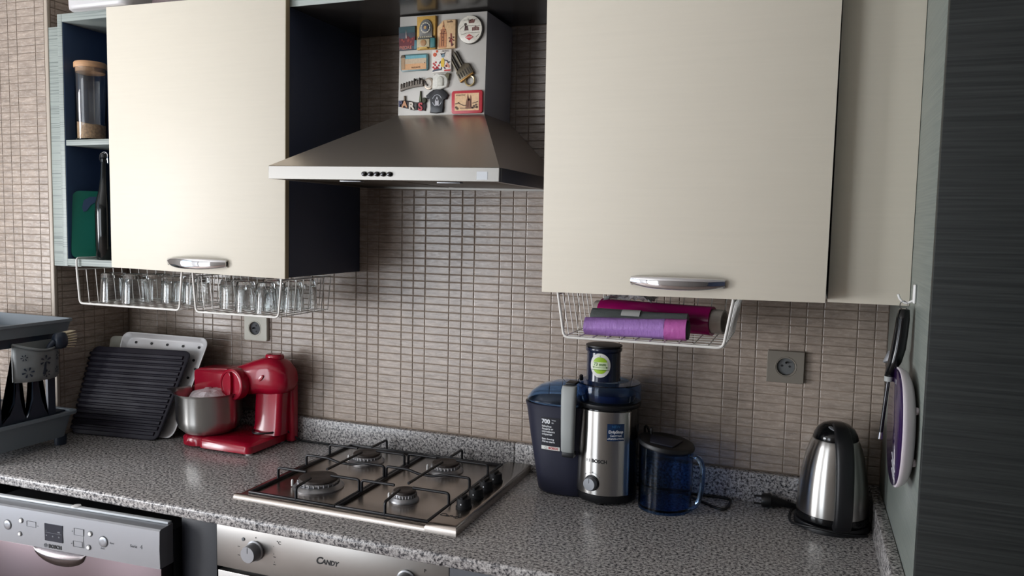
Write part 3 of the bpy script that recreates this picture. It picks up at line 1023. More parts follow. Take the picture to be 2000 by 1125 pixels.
link('opener_ring', tube(BM(), [(rc[0] + 0.0125 * math.cos(2 * PI * i / 28), MY - 0.004, rc[1] + 0.0125 * math.sin(2 * PI * i / 28)) for i in range(28)], 0.0026, 8, loop=True), pal((166, 150, 112), 0.3, 0.8), g)
# 8 bridge bottle opener
g = magnet('long pewter bottle opener magnet shaped as an arched bridge town', (0.392, 1.9270))
PW = pal((104, 96, 88), 0.4, 0.55)
PWD = pal((58, 52, 48), 0.45, 0.5)


def arc8(t_, dz):
    x = 0.3470 + t_ * 0.068
    return (x, 1.9370 + 0.0105 * (1 - (1.0 - t_) ** 2) + dz)


slab('bridge_body', [arc8(k / 10, -0.0095) for k in range(11)] + [arc8(k / 10, 0.0055) for k in range(10, -1, -1)], 0.007, PW, g, None, 0.0012)
for k in range(9):
    t_ = 0.05 + k * 0.112
    hgt = 0.013 if k in (5, 7) else 0.009
    slab('tower', [arc8(t_ - 0.028, -0.004), arc8(t_ + 0.028, -0.004), arc8(t_ + 0.026, hgt - 0.003), arc8(t_, hgt), arc8(t_ - 0.026, hgt - 0.003)], 0.0088, PWD if k % 2 else PW, g, None, 0.0009)
slab('hoop', circ(0.4285, 1.9440, 0.0140, 0.0155, 28), 0.004, pal((166, 152, 136), 0.35, 0.5), g, None, 0.0012)
slab('hoop_hollow', circ(0.4275, 1.9440, 0.0095, 0.0110, 24), 0.0006, pal((196, 188, 176), 0.4), g, MY - 0.0041, 0)
slab('claw', strip([(0.4180, 1.9510), (0.4205, 1.9435), (0.4265, 1.9390)], 0.0019), 0.0022, PWD, g, MY - 0.0047, 0.0004)
# 9 white relief
g = magnet('white crumbly house relief magnet with dark bush at its corner', (0.461, 1.9275))
slab('relief', [(0.4400, 1.9296), (0.4620, 1.9274), (0.4815, 1.9330), (0.4850, 1.9450), (0.4835, 1.9560), (0.4790, 1.9600), (0.4720, 1.9650), (0.4620, 1.9668), (0.4540, 1.9650), (0.4460, 1.9660), (0.4420, 1.9610)], 0.008, pal((214, 212, 202), 0.6), g, None, 0.0025)
slab('house', [(0.4560, 1.9360), (0.4720, 1.9360), (0.4720, 1.9560), (0.4640, 1.9600), (0.4560, 1.9560)], 0.003, pal((202, 200, 188), 0.6), g, MY - 0.008, 0.0008)
slab('bush', [(0.4760, 1.9600), (0.4820, 1.9575), (0.4868, 1.9500), (0.4868, 1.9600), (0.4910, 1.9660), (0.4830, 1.9690), (0.4770, 1.9660)], 0.007, pal((104, 98, 78), 0.8), g, MY - 0.001, 0.001)
# 10 coloured letters
g = magnet('row of dark coloured metal letters with a tower and a bird on top', (0.381, 1.8748))
slab('backing', [(0.3402, 1.8890), (0.3560, 1.8850), (0.3700, 1.8820), (0.3850, 1.8775), (0.4000, 1.8790), (0.4180, 1.8750), (0.4210, 1.8850), (0.4200, 1.8990), (0.4060, 1.8985), (0.3900, 1.8960), (0.3760, 1.9010), (0.3600, 1.9040), (0.3430, 1.9040)], 0.003, pal((52, 44, 46), 0.5), g, None, 0.001)
for s, x, z, size, colr in (('P', 0.3415, 1.8885, 0.0205, (70, 70, 100)), ('A', 0.3520, 1.8865, 0.0215, (206, 150, 110)), ('R', 0.3715, 1.8800, 0.0260, (214, 204, 190)), ('I', 0.3905, 1.8790, 0.0210, (64, 66, 58)), ('S', 0.3995, 1.8765, 0.0275, (180, 56, 66))):
    link('letter', text(BM(), s, size, (x, MY - 0.0040, z), X, Z, 0.003, 0.0010), pal(colr, 0.4), g, flat=True)
slab('little_tower', [(0.3555, 1.9035), (0.3610, 1.9035), (0.3592, 1.9110), (0.3605, 1.9155), (0.3560, 1.9155), (0.3572, 1.9110)], 0.004, pal((104, 92, 76), 0.5, 0.3), g, None, 0.0006)
slab('tall_tower', [(0.4005, 1.8990), (0.4085, 1.8990), (0.4060, 1.9150), (0.4060, 1.9265), (0.4035, 1.9265), (0.4025, 1.9120)], 0.004, pal((78, 82, 58), 0.5, 0.3), g, None, 0.0006)
slab('tuft', circ(0.4165, 1.9020, 0.0062, 0.0072, 12), 0.006, pal((60, 62, 46), 0.7), g, None, 0.001)
# 11 jersey
g = magnet('black t-shirt shaped magnet with a white round crest', (0.4525, 1.8687))
slab('shirt', [(0.4335, 1.8695), (0.4500, 1.8675), (0.4700, 1.8690), (0.4722, 1.8820), (0.4690, 1.9030), (0.4798, 1.9020), (0.4855, 1.9130), (0.4760, 1.9235), (0.4660, 1.9285), (0.4530, 1.9268), (0.4420, 1.9275), (0.4330, 1.9225), (0.4213, 1.9130), (0.4250, 1.9055), (0.4350, 1.9070), (0.4370, 1.8900)], 0.006, pal((22, 23, 28), 0.3), g, None, 0.0018)
bm = BM()
for a0, a1 in ((20, 165), (195, 250), (290, 345)):
    prism(bm, circ(0.4540, 1.9000, 0.0135, 0.0150, 14, a0, a1) + circ(0.4540, 1.9000, 0.0122, 0.0137, 14, a0, a1)[::-1], (0, MY - 0.0061, 0), X, Z, -Y, 0.0006)
link('crest_ring', bm, pal((190, 192, 198)), g, flat=True)
slab('crest', [(0.4485, 1.8870), (0.4590, 1.8870), (0.4590, 1.8990), (0.4560, 1.9060), (0.4540, 1.9105), (0.4520, 1.9060), (0.4485, 1.8990)], 0.0006, pal((186, 184, 188)), g, MY - 0.0061, 0)
slab('crest_arch', [(0.4525, 1.8985), (0.4558, 1.8985), (0.4558, 1.9020), (0.4541, 1.9045), (0.4525, 1.9020)], 0.0006, pal((40, 40, 46)), g, MY - 0.0068, 0)
# 12 red-framed view
g = magnet('rectangular red-framed postcard magnet with a twin-spired church', (0.538, 1.864))
slab('frame', rrect(0.0850, 0.0570, 0.005, 5, 0.5380, 1.8932), 0.006, pal((184, 44, 56), 0.35), g, None, 0.0015)
slab('view', rect(0.5045, 0.5715, 1.8715, 1.9150), 0.0006, pal((222, 184, 142)), g, MY - 0.0061, 0)
slab('church_print', [(0.5345, 1.8760), (0.5520, 1.8760), (0.5505, 1.9040), (0.5488, 1.9110), (0.5470, 1.9040), (0.5462, 1.8960), (0.5430, 1.8960), (0.5425, 1.9060), (0.5408, 1.9140), (0.5390, 1.9060), (0.5380, 1.8900)], 0.0006, pal((138, 88, 66)), g, MY - 0.0067, 0)
lines('skyline_print', [[(0.5065, 1.8890), (0.5150, 1.8905), (0.5300, 1.8840), (0.5380, 1.8850)], [(0.5200, 1.8780), (0.5450, 1.8770), (0.5690, 1.8800)], [(0.5540, 1.8890), (0.5690, 1.8930)], [(0.5415, 1.8800), (0.5415, 1.9000)], [(0.5485, 1.8800), (0.5485, 1.9000)]], 0.0008, MY - 0.0074, pal((84, 56, 44)), g)
dots('tree_print', [(0.5085, 1.8800), (0.5120, 1.8770), (0.5580, 1.8820), (0.5640, 1.8850), (0.5660, 1.8790), (0.5540, 1.8780), (0.5150, 1.8920, .0015)], 0.0028, MY - 0.0074, pal((96, 74, 56)), g)
link('lettering', text(BM(), 'KRAKÓW', 0.0058, (0.5080, MY - 0.0068, 1.9085), X, Z, 0.0006), pal((92, 62, 44)), g, flat=True)
# ================================================================== gas hob
hob = thing('gas_hob', 'stainless steel four-burner gas hob set into the granite worktop', 'hob', (0.37, -0.27, 0.9))
ZS = 0.9095           # steel surface
bm = BM()
rings = []
for s, z in ((0.000, 0.9003), (0.002, 0.9060), (0.006, 0.9090), (0.012, ZS)):
    rings.append([(0.0720 + s, -0.5190 + s, z), (0.6700 - s, -0.5190 + s, z), (0.6700 - s, -0.0250 - s * 0.3, z), (0.0720 + s, -0.0230 - s * 0.3, z)])
loft(bm, rings)
link('tray', bm, MT['hob_steel'], hob, 60)
bm = BM()
loft(bm, [[(x, y, z) for y, z in ((-0.5215, 0.9004), (-0.5215, 0.9060), (-0.5195, 0.9105), (-0.5150, 0.9130), (-0.5090, 0.9125), (-0.5050, 0.9096), (-0.5050, 0.9004))] for x in (0.0740, 0.0760, 0.5900, 0.5985)])
link('front_lip', bm, MT['hob_steel'], hob, 70)
# raised control strip with its swept step on the left
bm = BM()
rings = []
for s, z in ((0.0, 0.9004), (0.0, 0.9120), (0.0035, 0.9180), (0.009, 0.9218), (0.014, 0.9225)):
    rings.append([(0.5965 + s * 0.9, -0.5220 + s, z), (0.6735 - s * 0.5, -0.5220 + s, z), (0.6735 - s * 0.5, -0.0240 - s * 0.2, z), (0.5965 + s * 0.9, -0.0240 - s * 0.2, z)])
loft(bm, rings)
link('control_strip', bm, MT['hob_steel'], hob, 60)
for x0, x1 in ((0.098, 0.1005), (0.342, 0.3445), (0.5945, 0.5970)):
    pass
link('recess', box(BM(), 0.1010, 0.5950, -0.4990, -0.0350, 0.9097, 0.9103), MT['hob_steel'], hob, flat=True)


def burner(x, y, r, hgt=1.0, spark=True):
    b_ = link('burner', lathe(BM(), [(r * 1.34, 0.9105), (r * 1.34, 0.9135), (r * 1.28, 0.9160), (r * 1.16, 0.9215), (r * 1.10, 0.9220)], 40, (x, y, 0)), MT['alu'], hob)
    bm_ = BM()
    lathe(bm_, [(r * 1.05, 0.9221), (r * 1.08, 0.9260), (r * 1.00, 0.9300)], 40, (x, y, 0))
    for k in range(26):
        a = 2 * PI * k / 26
        box(bm_, x + r * 1.075 * math.cos(a) - 0.0014, x + r * 1.075 * math.cos(a) + 0.0014, y + r * 1.075 * math.sin(a) - 0.0014, y + r * 1.075 * math.sin(a) + 0.0014, 0.9225, 0.9290)
    link('burner_crown', bm_, MT['alu'], b_)
    link('burner_cap', lathe(BM(), [(r * 1.02, 0.9301), (r * 1.04, 0.9330), (r * 1.00, 0.9362), (r * 0.86, 0.9376), (r * 0.55, 0.9378), (r * 0.45, 0.9364), (r * 0.2, 0.9362)], 40, (x, y, 0)), MT['cap'], b_)
    link('igniter', lathe(BM(), [(0.0032, 0.912), (0.0032, 0.9250), (0.0018, 0.9290)], 10, (x - r * 1.26, y - r * 0.55, 0)), MT['white'], b_)


burner(0.2270, -0.3850, 0.0480)
burner(0.4730, -0.3850, 0.0270)
burner(0.2270, -0.1500, 0.0370)
burner(0.4680, -0.1400, 0.0360)


def support(x0, x1, y0, y1, ym, bx, yf, yr, rf, rr):
    """enamelled pan support: square frame on the tray, bent fingers, one long bar to both burners"""
    p = link('pan_support', BM_frame(x0, x1, y0, y1), MT['iron'], hob, 30)
    ZT, ZB, R = 0.9440, 0.9150, 0.0036

    def finger(pts, name='finger'):
        link(name, tube(BM(), fillet(pts, 0.008, 4), R, 8), MT['iron'], p, 50)
    xm0, xm1 = x0 + 0.003, x1 - 0.003
    finger([(xm0, yf, ZB), (xm0, yf, ZT), (bx - rf * 0.75, yf, ZT)])
    finger([(xm1, yf, ZB), (xm1, yf, ZT), (bx + rf * 0.75, yf, ZT)])
    finger([(bx + 0.012, y0 + 0.003, ZB), (bx + 0.012, y0 + 0.003, ZT), (bx + 0.002, yf - rf * 0.75, ZT)])
    # bar across, sagging under the long bar in the middle
    finger([(xm0, ym, ZB), (xm0, ym, ZT), (bx - 0.055, ym, ZT), (bx - 0.020, ym, ZT - 0.0085), (bx + 0.020, ym, ZT - 0.0085), (bx + 0.055, ym, ZT), (xm1, ym, ZT), (xm1, ym, ZB)], 'cross_bar')
    finger([(bx, yf + rf * 0.75, ZT), (bx, yr - rr * 0.75, ZT)], 'long_bar')
    finger([(bx, y1 - 0.003, ZB), (bx, y1 - 0.003, ZT), (bx, yr + rr * 0.7, ZT)])
    finger([(xm0, yr, ZB), (xm0, yr, ZT), (bx - rr * 0.8, yr, ZT)])
    finger([(xm1, yr, ZB), (xm1, yr, ZT), (bx + rr * 0.8, yr, ZT)])


def BM_frame(x0, x1, y0, y1):
    bm_ = BM()
    w = 0.0075
    box(bm_, x0, x1, y0, y0 + w, 0.9104, 0.9170, 0.0012)
    box(bm_, x0, x1, y1 - w, y1, 0.9104, 0.9170, 0.0012)
    box(bm_, x0, x0 + w, y0 + w, y1 - w, 0.9104, 0.9170, 0.0012)
    box(bm_, x1 - w, x1, y0 + w, y1 - w, 0.9104, 0.9170, 0.0012)
    return bm_


support(0.1010, 0.3490, -0.4990, -0.0350, -0.262, 0.2270, -0.3850, -0.1500, 0.050, 0.038)
support(0.3505, 0.5950, -0.4990, -0.0350, -0.262, 0.4705, -0.3850, -0.1400, 0.034, 0.037)
for y in (-0.405, -0.3330, -0.2690, -0.2050):
    bm = BM()
    lathe(bm, [(0.0190, 0.9226), (0.0190, 0.9270), (0.0172, 0.9290), (0.0165, 0.9440), (0.0150, 0.9465)], 28, (0.6400, y, 0))
    box(bm, 0.6365, 0.6435, y - 0.0150, y + 0.0150, 0.9440, 0.9510, 0.0012)
    k = link('knob', bm, MT['knob_black'], hob, 40)
    link('pointer', box(BM(), 0.6388, 0.6412, y - 0.0180, y - 0.0160, 0.9340, 0.9370), MT['ink_white'], k)
link('lettering', text(BM(), 'Candy', 0.0205, (0.6055, -0.4700, 0.9227), X, Y, 0.0004, 0.0003, shear=0.25), MT['ink'], hob, flat=True)

# ================================================================== built-in oven
ov = thing('built_in_oven', 'stainless steel built-in oven with round knobs under the hob', 'oven', (0.383, -0.30, 0.26))
YO = -0.5850
link('control_panel', box(BM(), 0.0785, 0.6873, YO, -0.560, 0.7595, 0.8680, 0.001), MT['oven_steel'], ov, 30)
link('body', box(BM(), 0.0830, 0.6830, -0.5598, -0.03, 0.275, 0.866), MT['black'], ov)
dr = link('door', box(BM(), 0.0815, 0.6850, YO, -0.562, 0.290, 0.7500, 0.001), MT['oven_steel'], ov, 30)
link('glass_pane', box(BM(), 0.1350, 0.6300, YO - 0.0015, YO - 0.0003, 0.350, 0.655, 0.0003), MT['black_gloss'], dr)
link('door_handle', tube(BM(), fillet([(0.130, YO, 0.700), (0.130, YO - 0.040, 0.700), (0.636, YO - 0.040, 0.700), (0.636, YO, 0.700)], 0.012), 0.008, 12), MT['steel'], dr)
for x, z in ((0.1900, 0.8145), (0.5880, 0.8145)):
    bm = BM()
    lathe(bm, [(0.0240, 0), (0.0240, 0.004), (0.0210, 0.006), (0.0196, 0.026), (0.0186, 0.0285)], 36, (x, YO - 0.0002, z), '-y')
    k = link('knob', bm, MT['silver'], ov, 30)
    link('pointer', box(BM(), x - 0.0009, x + 0.0009, YO - 0.0294, YO - 0.0288, z + 0.004, z + 0.0165), MT['ink_grey'], k)
link('lamp', lathe(BM(), [(0.0042, 0), (0.0042, 0.0012), (0.002, 0.0020)], 16, (0.1560, YO - 0.0002, 0.8365), '-y'), MT['ink_grey'], ov)
bm = BM()
for x, z, r in ((0.1920, 0.8455, 0.0016), (0.2420, 0.8330, 0.0008), (0.2420, 0.8150, 0.0009), (0.2440, 0.7960, 0.0009)):
    lathe(bm, [(r, 0), (r, 0.0004)], 10, (x, YO - 0.0001, z), '-y')
for x, z in ((0.1430, 0.8170), (0.1430, 0.7960), (0.2440, 0.8080), (0.2440, 0.7900)):
    box(bm, x - 0.003, x + 0.003, YO - 0.0005, YO - 0.0001, z - 0.0006, z + 0.0006)
text(bm, '°C', 0.0110, (0.2500, YO - 0.0003, 0.8400), X, Z, 0.0004, 0.0001)
text(bm, 'P', 0.0100, (0.6290, YO - 0.0003, 0.8405), X, Z, 0.0004, 0.0003)
link('markings', bm, MT['ink'], ov, flat=True)
bm = BM()
text(bm, 'C', 0.0230, (0.3560, YO - 0.0004, 0.8135), X, Z, 0.0005, 0.0007, shear=0.25, squash=1.05)
text(bm, 'ANDY', 0.0150, (0.3725, YO - 0.0004, 0.8150), X, Z, 0.0005, 0.0006, shear=0.25)
link('lettering', bm, MT['ink'], ov, flat=True)

# ================================================================== base units beside the oven
solo('narrow_cabinet', box(BM(), -0.0290, 0.0765, -0.5830, -0.02, 0.08, 0.8705, 0.0008), pal((22, 24, 32), 0.5), 'narrow dark panel between dishwasher and oven under the worktop', 'cabinet')
solo('end_cabinet', box(BM(), -1.28, -0.6720, -0.5800, -0.290, 0.0, 0.8705, 0.0008), pal((22, 24, 32), 0.5), 'dark base unit at the far left below the dish rack', 'cabinet')
c = thing('base_cabinet', 'dark base cabinet under the worktop right of the oven', 'cabinet', (1.12, -0.30, 0.0))
link('body', box(BM(), 0.6890, 1.5530, -0.5700, -0.02, 0.0, 0.8705), MT['navy'], c)
link('door', box(BM(), 0.6905, 1.1190, -0.5890, -0.5710, 0.10, 0.8660, 0.0008), pal((30, 33, 44), 0.35), c)
link('door', box(BM(), 1.1215, 1.5520, -0.5890, -0.5710, 0.10, 0.8660, 0.0008), pal((30, 33, 44), 0.35), c)

# ================================================================== dishwasher, pulled slightly askew
dw = thing('dishwasher', 'silver freestanding dishwasher with a button panel below the worktop at left', 'dishwasher', (-0.04, -0.60, 0.0), (0, 0, math.radians(2.9)))
DX0, DX1, DY = -0.6350, -0.0400, -0.6440
link('body', box(BM(), DX0, DX1, -0.5980, -0.06, 0.04, 0.8330, 0.002), MT['black'], dw)
prof = [(-0.6000, 0.8510), (-0.6400, 0.8485), (DY, 0.8450), (-0.6455, 0.8000), (DY, 0.7530), (-0.6000, 0.7530)]
bm = BM()
prism(bm, [(p[0], p[1]) for p in prof], (DX0, 0, 0), Y, Z, X, DX1 - DX0)
pan = link('control_panel', bm, MT['silver'], dw, 25)
link('top_edge', box(BM(), DX0, DX1 - 0.004, -0.6120, -0.5985, 0.8505, 0.8560, 0.0015), MT['pale_bar'], dw)
link('latch', lathe(BM(), [(0.012, 0.8562), (0.011, 0.8585), (0.004, 0.8600)], 16, (-0.330, -0.606, 0)), MT['white'], dw)
bm = BM()
prism(bm, [(DX1 - 0.0020, 0.7535), (DX1, 0.7535), (DX1, 0.845), (DX1 - 0.0020, 0.845)], (0, DY - 0.0012, 0), X, Z, Y, 0.0008)
dd = link('door', box(BM(), DX0, DX1, -0.6400, -0.6000, 0.10, 0.7520, 0.002), MT['dw_front'], dw, 30)
# recessed grip: a scooped crescent under the panel
bm = BM()
n = 18
rings = []
for i in range(n + 1):
    s = -1 + 2 * i / n
    x = -0.3500 + 0.0840 * s
    dz = 0.040 * math.sqrt(max(0.0, 1 - s * s)) + 0.0004
    ring = []
    for k in range(9):
        t_ = k / 8
        ring.append((x, DY + 0.003 - 0.0095 * math.sin(PI * t_) * math.sqrt(max(0.02, 1 - s * s)), 0.7525 - dz * t_))
    rings.append(ring)
rv = [[bm.verts.new(p) for p in r] for r in rings]
for a, b in zip(rv[:-1], rv[1:]):
    for k in range(8):
        bm.faces.new((a[k], a[k + 1], b[k + 1], b[k]))
link('grip', bm, pal((96, 90, 90), 0.22, 1.0), dd, 60)
PY = -0.6456


def dwbox(name, x0, x1, z0, z1, m, d=0.0006):
    return link(name, box(BM(), x0, x1, PY - d, PY + 0.0008, z0, z1), m, pan, flat=True)


dwbox('display', -0.3900, -0.3330, 0.7755, 0.8195, MT['display'], 0.0010)
bm = BM()
box(bm, -0.3870, -0.3360, PY - 0.0014, PY - 0.0010, 0.7965, 0.7972)
for x in (-0.3840, -0.3640, -0.3440):
    lathe(bm, [(0.0022, 0), (0.0022, 0.0004)], 8, (x, PY - 0.0010, 0.7890), '-y')
box(bm, -0.3480, -0.3400, PY - 0.0014, PY - 0.0010, 0.8000, 0.8030)
text(bm, 'A', 0.006, (-0.3860, PY - 0.0012, 0.8000), X, Z, 0.0004)
link('display_marks', bm, MT['ink_grey'], pan, flat=True)
for x, z, r in ((-0.5126, 0.7985, 0.0115), (-0.2063, 0.7975, 0.0125), (-0.4675, 0.8150, 0.0052), (-0.4724, 0.7800, 0.0046), (-0.2467, 0.8115, 0.0055), (-0.2525, 0.7765, 0.0052)):
    link('button', lathe(BM(), [(r, 0), (r, 0.0022), (r * 0.85, 0.0032), (r * 0.3, 0.0034)], 24, (x, PY + 0.0006, z), '-y'), MT['white'] if r < 0.008 else MT['silver'], pan, 40)
    bm_ = BM()
    tube(bm_, [(x + (r + 0.0012) * math.cos(2 * PI * i / 24), PY, z + (r + 0.0012) * math.sin(2 * PI * i / 24)) for i in range(24)], 0.0008, 6, loop=True)
    link('button_ring', bm_, MT['ink_grey'], pan)
bm = BM()
for x0, x1, z0, z1 in ((-0.449, -0.419, 0.8030, 0.8175), (-0.2975, -0.2660, 0.8020, 0.8195), (-0.3010, -0.2720, 0.7720, 0.7870)):
    w = 0.0007
    for a in ((x0, x1, z0, z0 + w), (x0, x1, z1 - w, z1), (x0, x0 + w, z0, z1), (x1 - w, x1, z0, z1)):
        box(bm, a[0], a[1], PY - 0.0004, PY + 0.0004, a[2], a[3])
box(bm, -0.2685, -0.2678, PY - 0.0004, PY + 0.0004, 0.7720, 0.8195)
for x, z in ((-0.3025, 0.8105), (-0.3060, 0.7790), (-0.4130, 0.8080)):
    lathe(bm, [(0.0014, 0), (0.0014, 0.0004)], 8, (x, PY, z), '-y')
text(bm, 'Start', 0.0065, (-0.1870, PY - 0.0004, 0.7955), X, Z, 0.0004)
text(bm, 'Reset', 0.0050, (-0.2150, PY - 0.0004, 0.7785), X, Z, 0.0004)
text(bm, 'Serie', 0.0105, (-0.1260, PY - 0.0004, 0.7960), X, Z, 0.0004)
text(bm, '4', 0.0120, (-0.0960, PY - 0.0004, 0.7965), X, Z, 0.0004, 0.0004)
link('markings', bm, MT['ink_grey'], pan, flat=True)
bm = BM()
text(bm, 'BOSCH', 0.0125, (-0.3800, DY - 0.0012, 0.7575), X, Z, 0.0006, 0.0006)
link('lettering', bm, MT['ink'], pan, flat=True)
bm = BM()
tube(bm, [(-0.3895 + 0.0048 * math.cos(2 * PI * i / 20), DY - 0.0012, 0.7620 + 0.0048 * math.sin(2 * PI * i / 20)) for i in range(20)], 0.0005, 5, loop=True)
box(bm, -0.3920, -0.3912, DY - 0.0014, DY - 0.0008, 0.7592, 0.7648)
box(bm, -0.3878, -0.3870, DY - 0.0014, DY - 0.0008, 0.7592, 0.7648)
box(bm, -0.3915, -0.3875, DY - 0.0014, DY - 0.0008, 0.7616, 0.7624)
link('emblem', bm, MT['ink_grey'], pan, flat=True)
# ================================================================== wire baskets under the wall cabinets
def basket(label, x0, x1, yf, yb, zb, zt, slant, hook_z, name='wire_basket'):
    """thick front and back loops, thin wires for floor, back and sides; two arms hook over the cabinet floor"""
    t_ = thing(name, label, 'basket', ((x0 + x1) / 2, (yf + yb) / 2, zb))
    W = MT['wire']
    r = 0.0030
    link('front_frame', tube(BM(), fillet([(x0 + 0.0, yf, zt), (x0 + slant, yf, zb), (x1 - slant, yf, zb), (x1, yf, zt)], 0.012, 5), r, 8), W, t_, 60)
    for x in (x0, x1):
        link('hook_arm', tube(BM(), fillet([(x, yf, zt - 0.002), (x, yf, hook_z), (x, yf + 0.11, hook_z)], 0.008, 4), r * 0.9, 8), W, t_, 60)
    bm_ = BM()
    th = 0.0014
    ztr = zt - 0.004
    # top rim at the sides and the back, bottom rim at the back
    tube(bm_, [(x0, yf, ztr), (x0, yb, ztr), (x1, yb, ztr), (x1, yf, ztr)], 0.0018, 6)
    tube(bm_, [(x0 + slant, yb, zb), (x1 - slant, yb, zb)], 0.0018, 6)
    n = max(6, round((x1 - x0) / 0.034))
    for i in range(n + 1):
        f = i / n
        xa = x0 + slant + (x1 - x0 - 2 * slant) * f
        xt = x0 + (x1 - x0) * f
        tube(bm_, [(xa, yf, zb + 0.001), (xa, yb, zb + 0.001), (xt, yb, ztr)], th, 5)
    m_ = 7
    for i in range(1, m_):
        y = yf + (yb - yf) * i / m_
        tube(bm_, [(x0, y, ztr), (x0 + slant, y, zb - 0.001), (x1 - slant, y, zb - 0.001), (x1, y, ztr)], th, 5)
    o = link('wire_grid', bm_, W, t_, 60)
    o['kind'] = 'stuff'
    return t_


basket('white wire basket of tumblers under the left cabinet, the left one', -0.6260, -0.2380, -0.3500, -0.1250, 1.3320, 1.4345, 0.010, 1.4640)
basket('white wire basket of tumblers under the left cabinet, the right one above the socket', -0.2000, 0.0900, -0.3500, -0.1250, 1.3310, 1.4320, 0.010, 1.4640)
basket('white wire basket holding plastic rolls under the right cabinet', 0.8610, 1.2290, -0.4180, -0.1500, 1.3430, 1.4400, 0.016, 1.4680)


# ------------------------------------------------------------------ tumblers standing upside down
def tumbler_mesh(rb, rt, h_, facets=0):
    """open rim down at z = 0, thick base up at z = h_"""
    n = 32
    prof = [(rb, 0), (rb - (rb - rt) * 0.5, h_ * 0.5), (rt, h_ * 0.94), (rt - 0.003, h_), (0.0005, h_ - 0.0015),
            ]
    inner = [(0.0005, h_ - 0.014), (rt - 0.006, h_ - 0.014), (rt - 0.0028, h_ - 0.020), (rb - 0.0026 - (rb - rt) * 0.5, h_ * 0.5), (rb - 0.0022, 0)]
    bm_ = BM()
    rv_ = []
    for k, (r, z) in enumerate(prof + inner):
        ring = []
        for i in range(n):
            rr = r
            if facets and 0 < z < h_ * 0.95 and k < 3:
                rr = r * (1 - 0.03 * abs(math.sin(facets * PI * i / n)))
            ring.append(bm_.verts.new((rr * math.cos(2 * PI * i / n), rr * math.sin(2 * PI * i / n), z)))
        rv_.append(ring)
    ring_faces(bm_, rv_, cap0=False, cap1=False, loop=True)
    bmesh.ops.remove_doubles(bm_, verts=bm_.verts, dist=0.0004)
    bmesh.ops.recalc_face_normals(bm_, faces=bm_.faces)
    me = bpy.data.meshes.new('tumbler')
    bm_.to_mesh(me)
    bm_.free()
    me.shade_smooth()
    me.set_sharp_from_angle(angle=math.radians(35))
    me.materials.append(MT['glass'])
    return me


T_A = tumbler_mesh(0.0400, 0.0345, 0.085)
T_B = tumbler_mesh(0.0380, 0.0350, 0.080)
T_C = tumbler_mesh(0.0300, 0.0245, 0.082, 8)
GL = [
    (T_A, -0.563, -0.278, 'clear straight tumbler upside down, leftmost of the glasses in the left basket', 0),
    (T_A, -0.478, -0.278, 'clear straight tumbler upside down, second from the left end of the left basket', 0),
    (T_B, -0.385, -0.225, 'thick-based clear tumbler upside down in the middle of the left basket', 0),
    (T_B, -0.303, -0.225, 'thick-based clear tumbler upside down at the right end of the left basket', 0),
    (T_B, -0.148, -0.250, 'thick-based clear tumbler upside down at the left end of the right basket', 0),
    (T_B, -0.490, -0.180, 'clear tumbler in the back row of the left basket, the left of two', 0),
    (T_B, -0.400, -0.168, 'clear tumbler in the back row of the left basket, the right of two', 0),
    (T_C, -0.064, -0.300, 'slim fluted tumbler upside down at the front of the right basket, left of its pair', 0),
    (T_C, 0.004, -0.303, 'slim fluted tumbler upside down at the front right corner of the right basket', 0),
    (T_C, 0.046, -0.240, 'slim fluted tumbler in the right basket, front-right, just behind the corner glass', 0),
    (T_C, -0.018, -0.240, 'slim fluted tumbler in the right basket, second from the front, standing left of the row', 0),
    (T_C, 0.046, -0.178, 'slim fluted tumbler in the right basket, third from the front, against the side wires', 0),
    (T_C, -0.018, -0.176, 'slim fluted tumbler in the right basket, rearmost of the row by the wall', 0),
    (T_C, -0.080, -0.168, 'slim fluted tumbler in the right basket, farthest left behind the front pair', 0),
]
for me, x, y, lab, g_ in GL:
    o = bpy.data.objects.new('tumbler', me)
    COL.objects.link(o)
    o.location = (x, y, 1.3346)
    tag(o, lab, 'glass', ['upside-down tumblers in the wire baskets', 'tumblers in the back row of the left basket', 'fluted tumblers at the right of the right basket'][g_])

# ------------------------------------------------------------------ rolls in the right basket
ZR = 1.3455
bm = BM()


def roll_rings(x0, x1, y, z, r, wob=0.0, n=28, steps=10, seed=1, grow=0.0):
    r0, z0 = r, z
    rnd = random.Random(seed)
    out = []
    for i in range(steps + 1):
        x = x0 + (x1 - x0) * i / steps
        r = r0 + grow * i / steps
        z = z0 + grow * i / steps
        out.append([(x, y + (r + wob * math.sin(5 * 2 * PI * k / n + seed + i * 0.4) + rnd.uniform(-wob, wob) * 0.4) * math.cos(2 * PI * k / n),
                     z + (r + wob * math.cos(4 * 2 * PI * k / n + i * 0.5) + rnd.uniform(-wob, wob) * 0.4) * math.sin(2 * PI * k / n)) for k in range(n)])
    return out


t = thing('film_roll', 'long magenta film roll on a cardboard core in the basket', 'roll', (1.05, -0.235, ZR), (0, 0, math.radians(-13)))
link('film', loft(BM(), roll_rings(0.905, 1.178, -0.235, ZR + 0.0335, 0.0325, 0.0004)), MT['magenta'], t, 50)
for xa, xb in ((0.889, 0.9045), (1.1785, 1.2040)):
    bm = BM()
    rg = []
    for r, x in ((0.0270, xa), (0.0270, xb), (0.0225, xb), (0.0225, xa)):
        rg.append([bm.verts.new((x, -0.235 + r * math.cos(2 * PI * k / 28), ZR + 0.0335 + r * math.sin(2 * PI * k / 28))) for k in range(28)])
    ring_faces(bm, rg, loop=True)
    cr = link('core', bm, MT['card'], t, 40)
    link('core_inside', lathe(BM(), [(0.0222, 0), (0.0222, 0.002)], 24, ((xa + xb) / 2 - 0.004, -0.235, ZR + 0.0335), 'x'), MT['card_dark'], cr)
t = thing('bag_roll', 'lilac roll of bin bags at the front of the basket with rolls', 'roll', (1.03, -0.374, ZR))
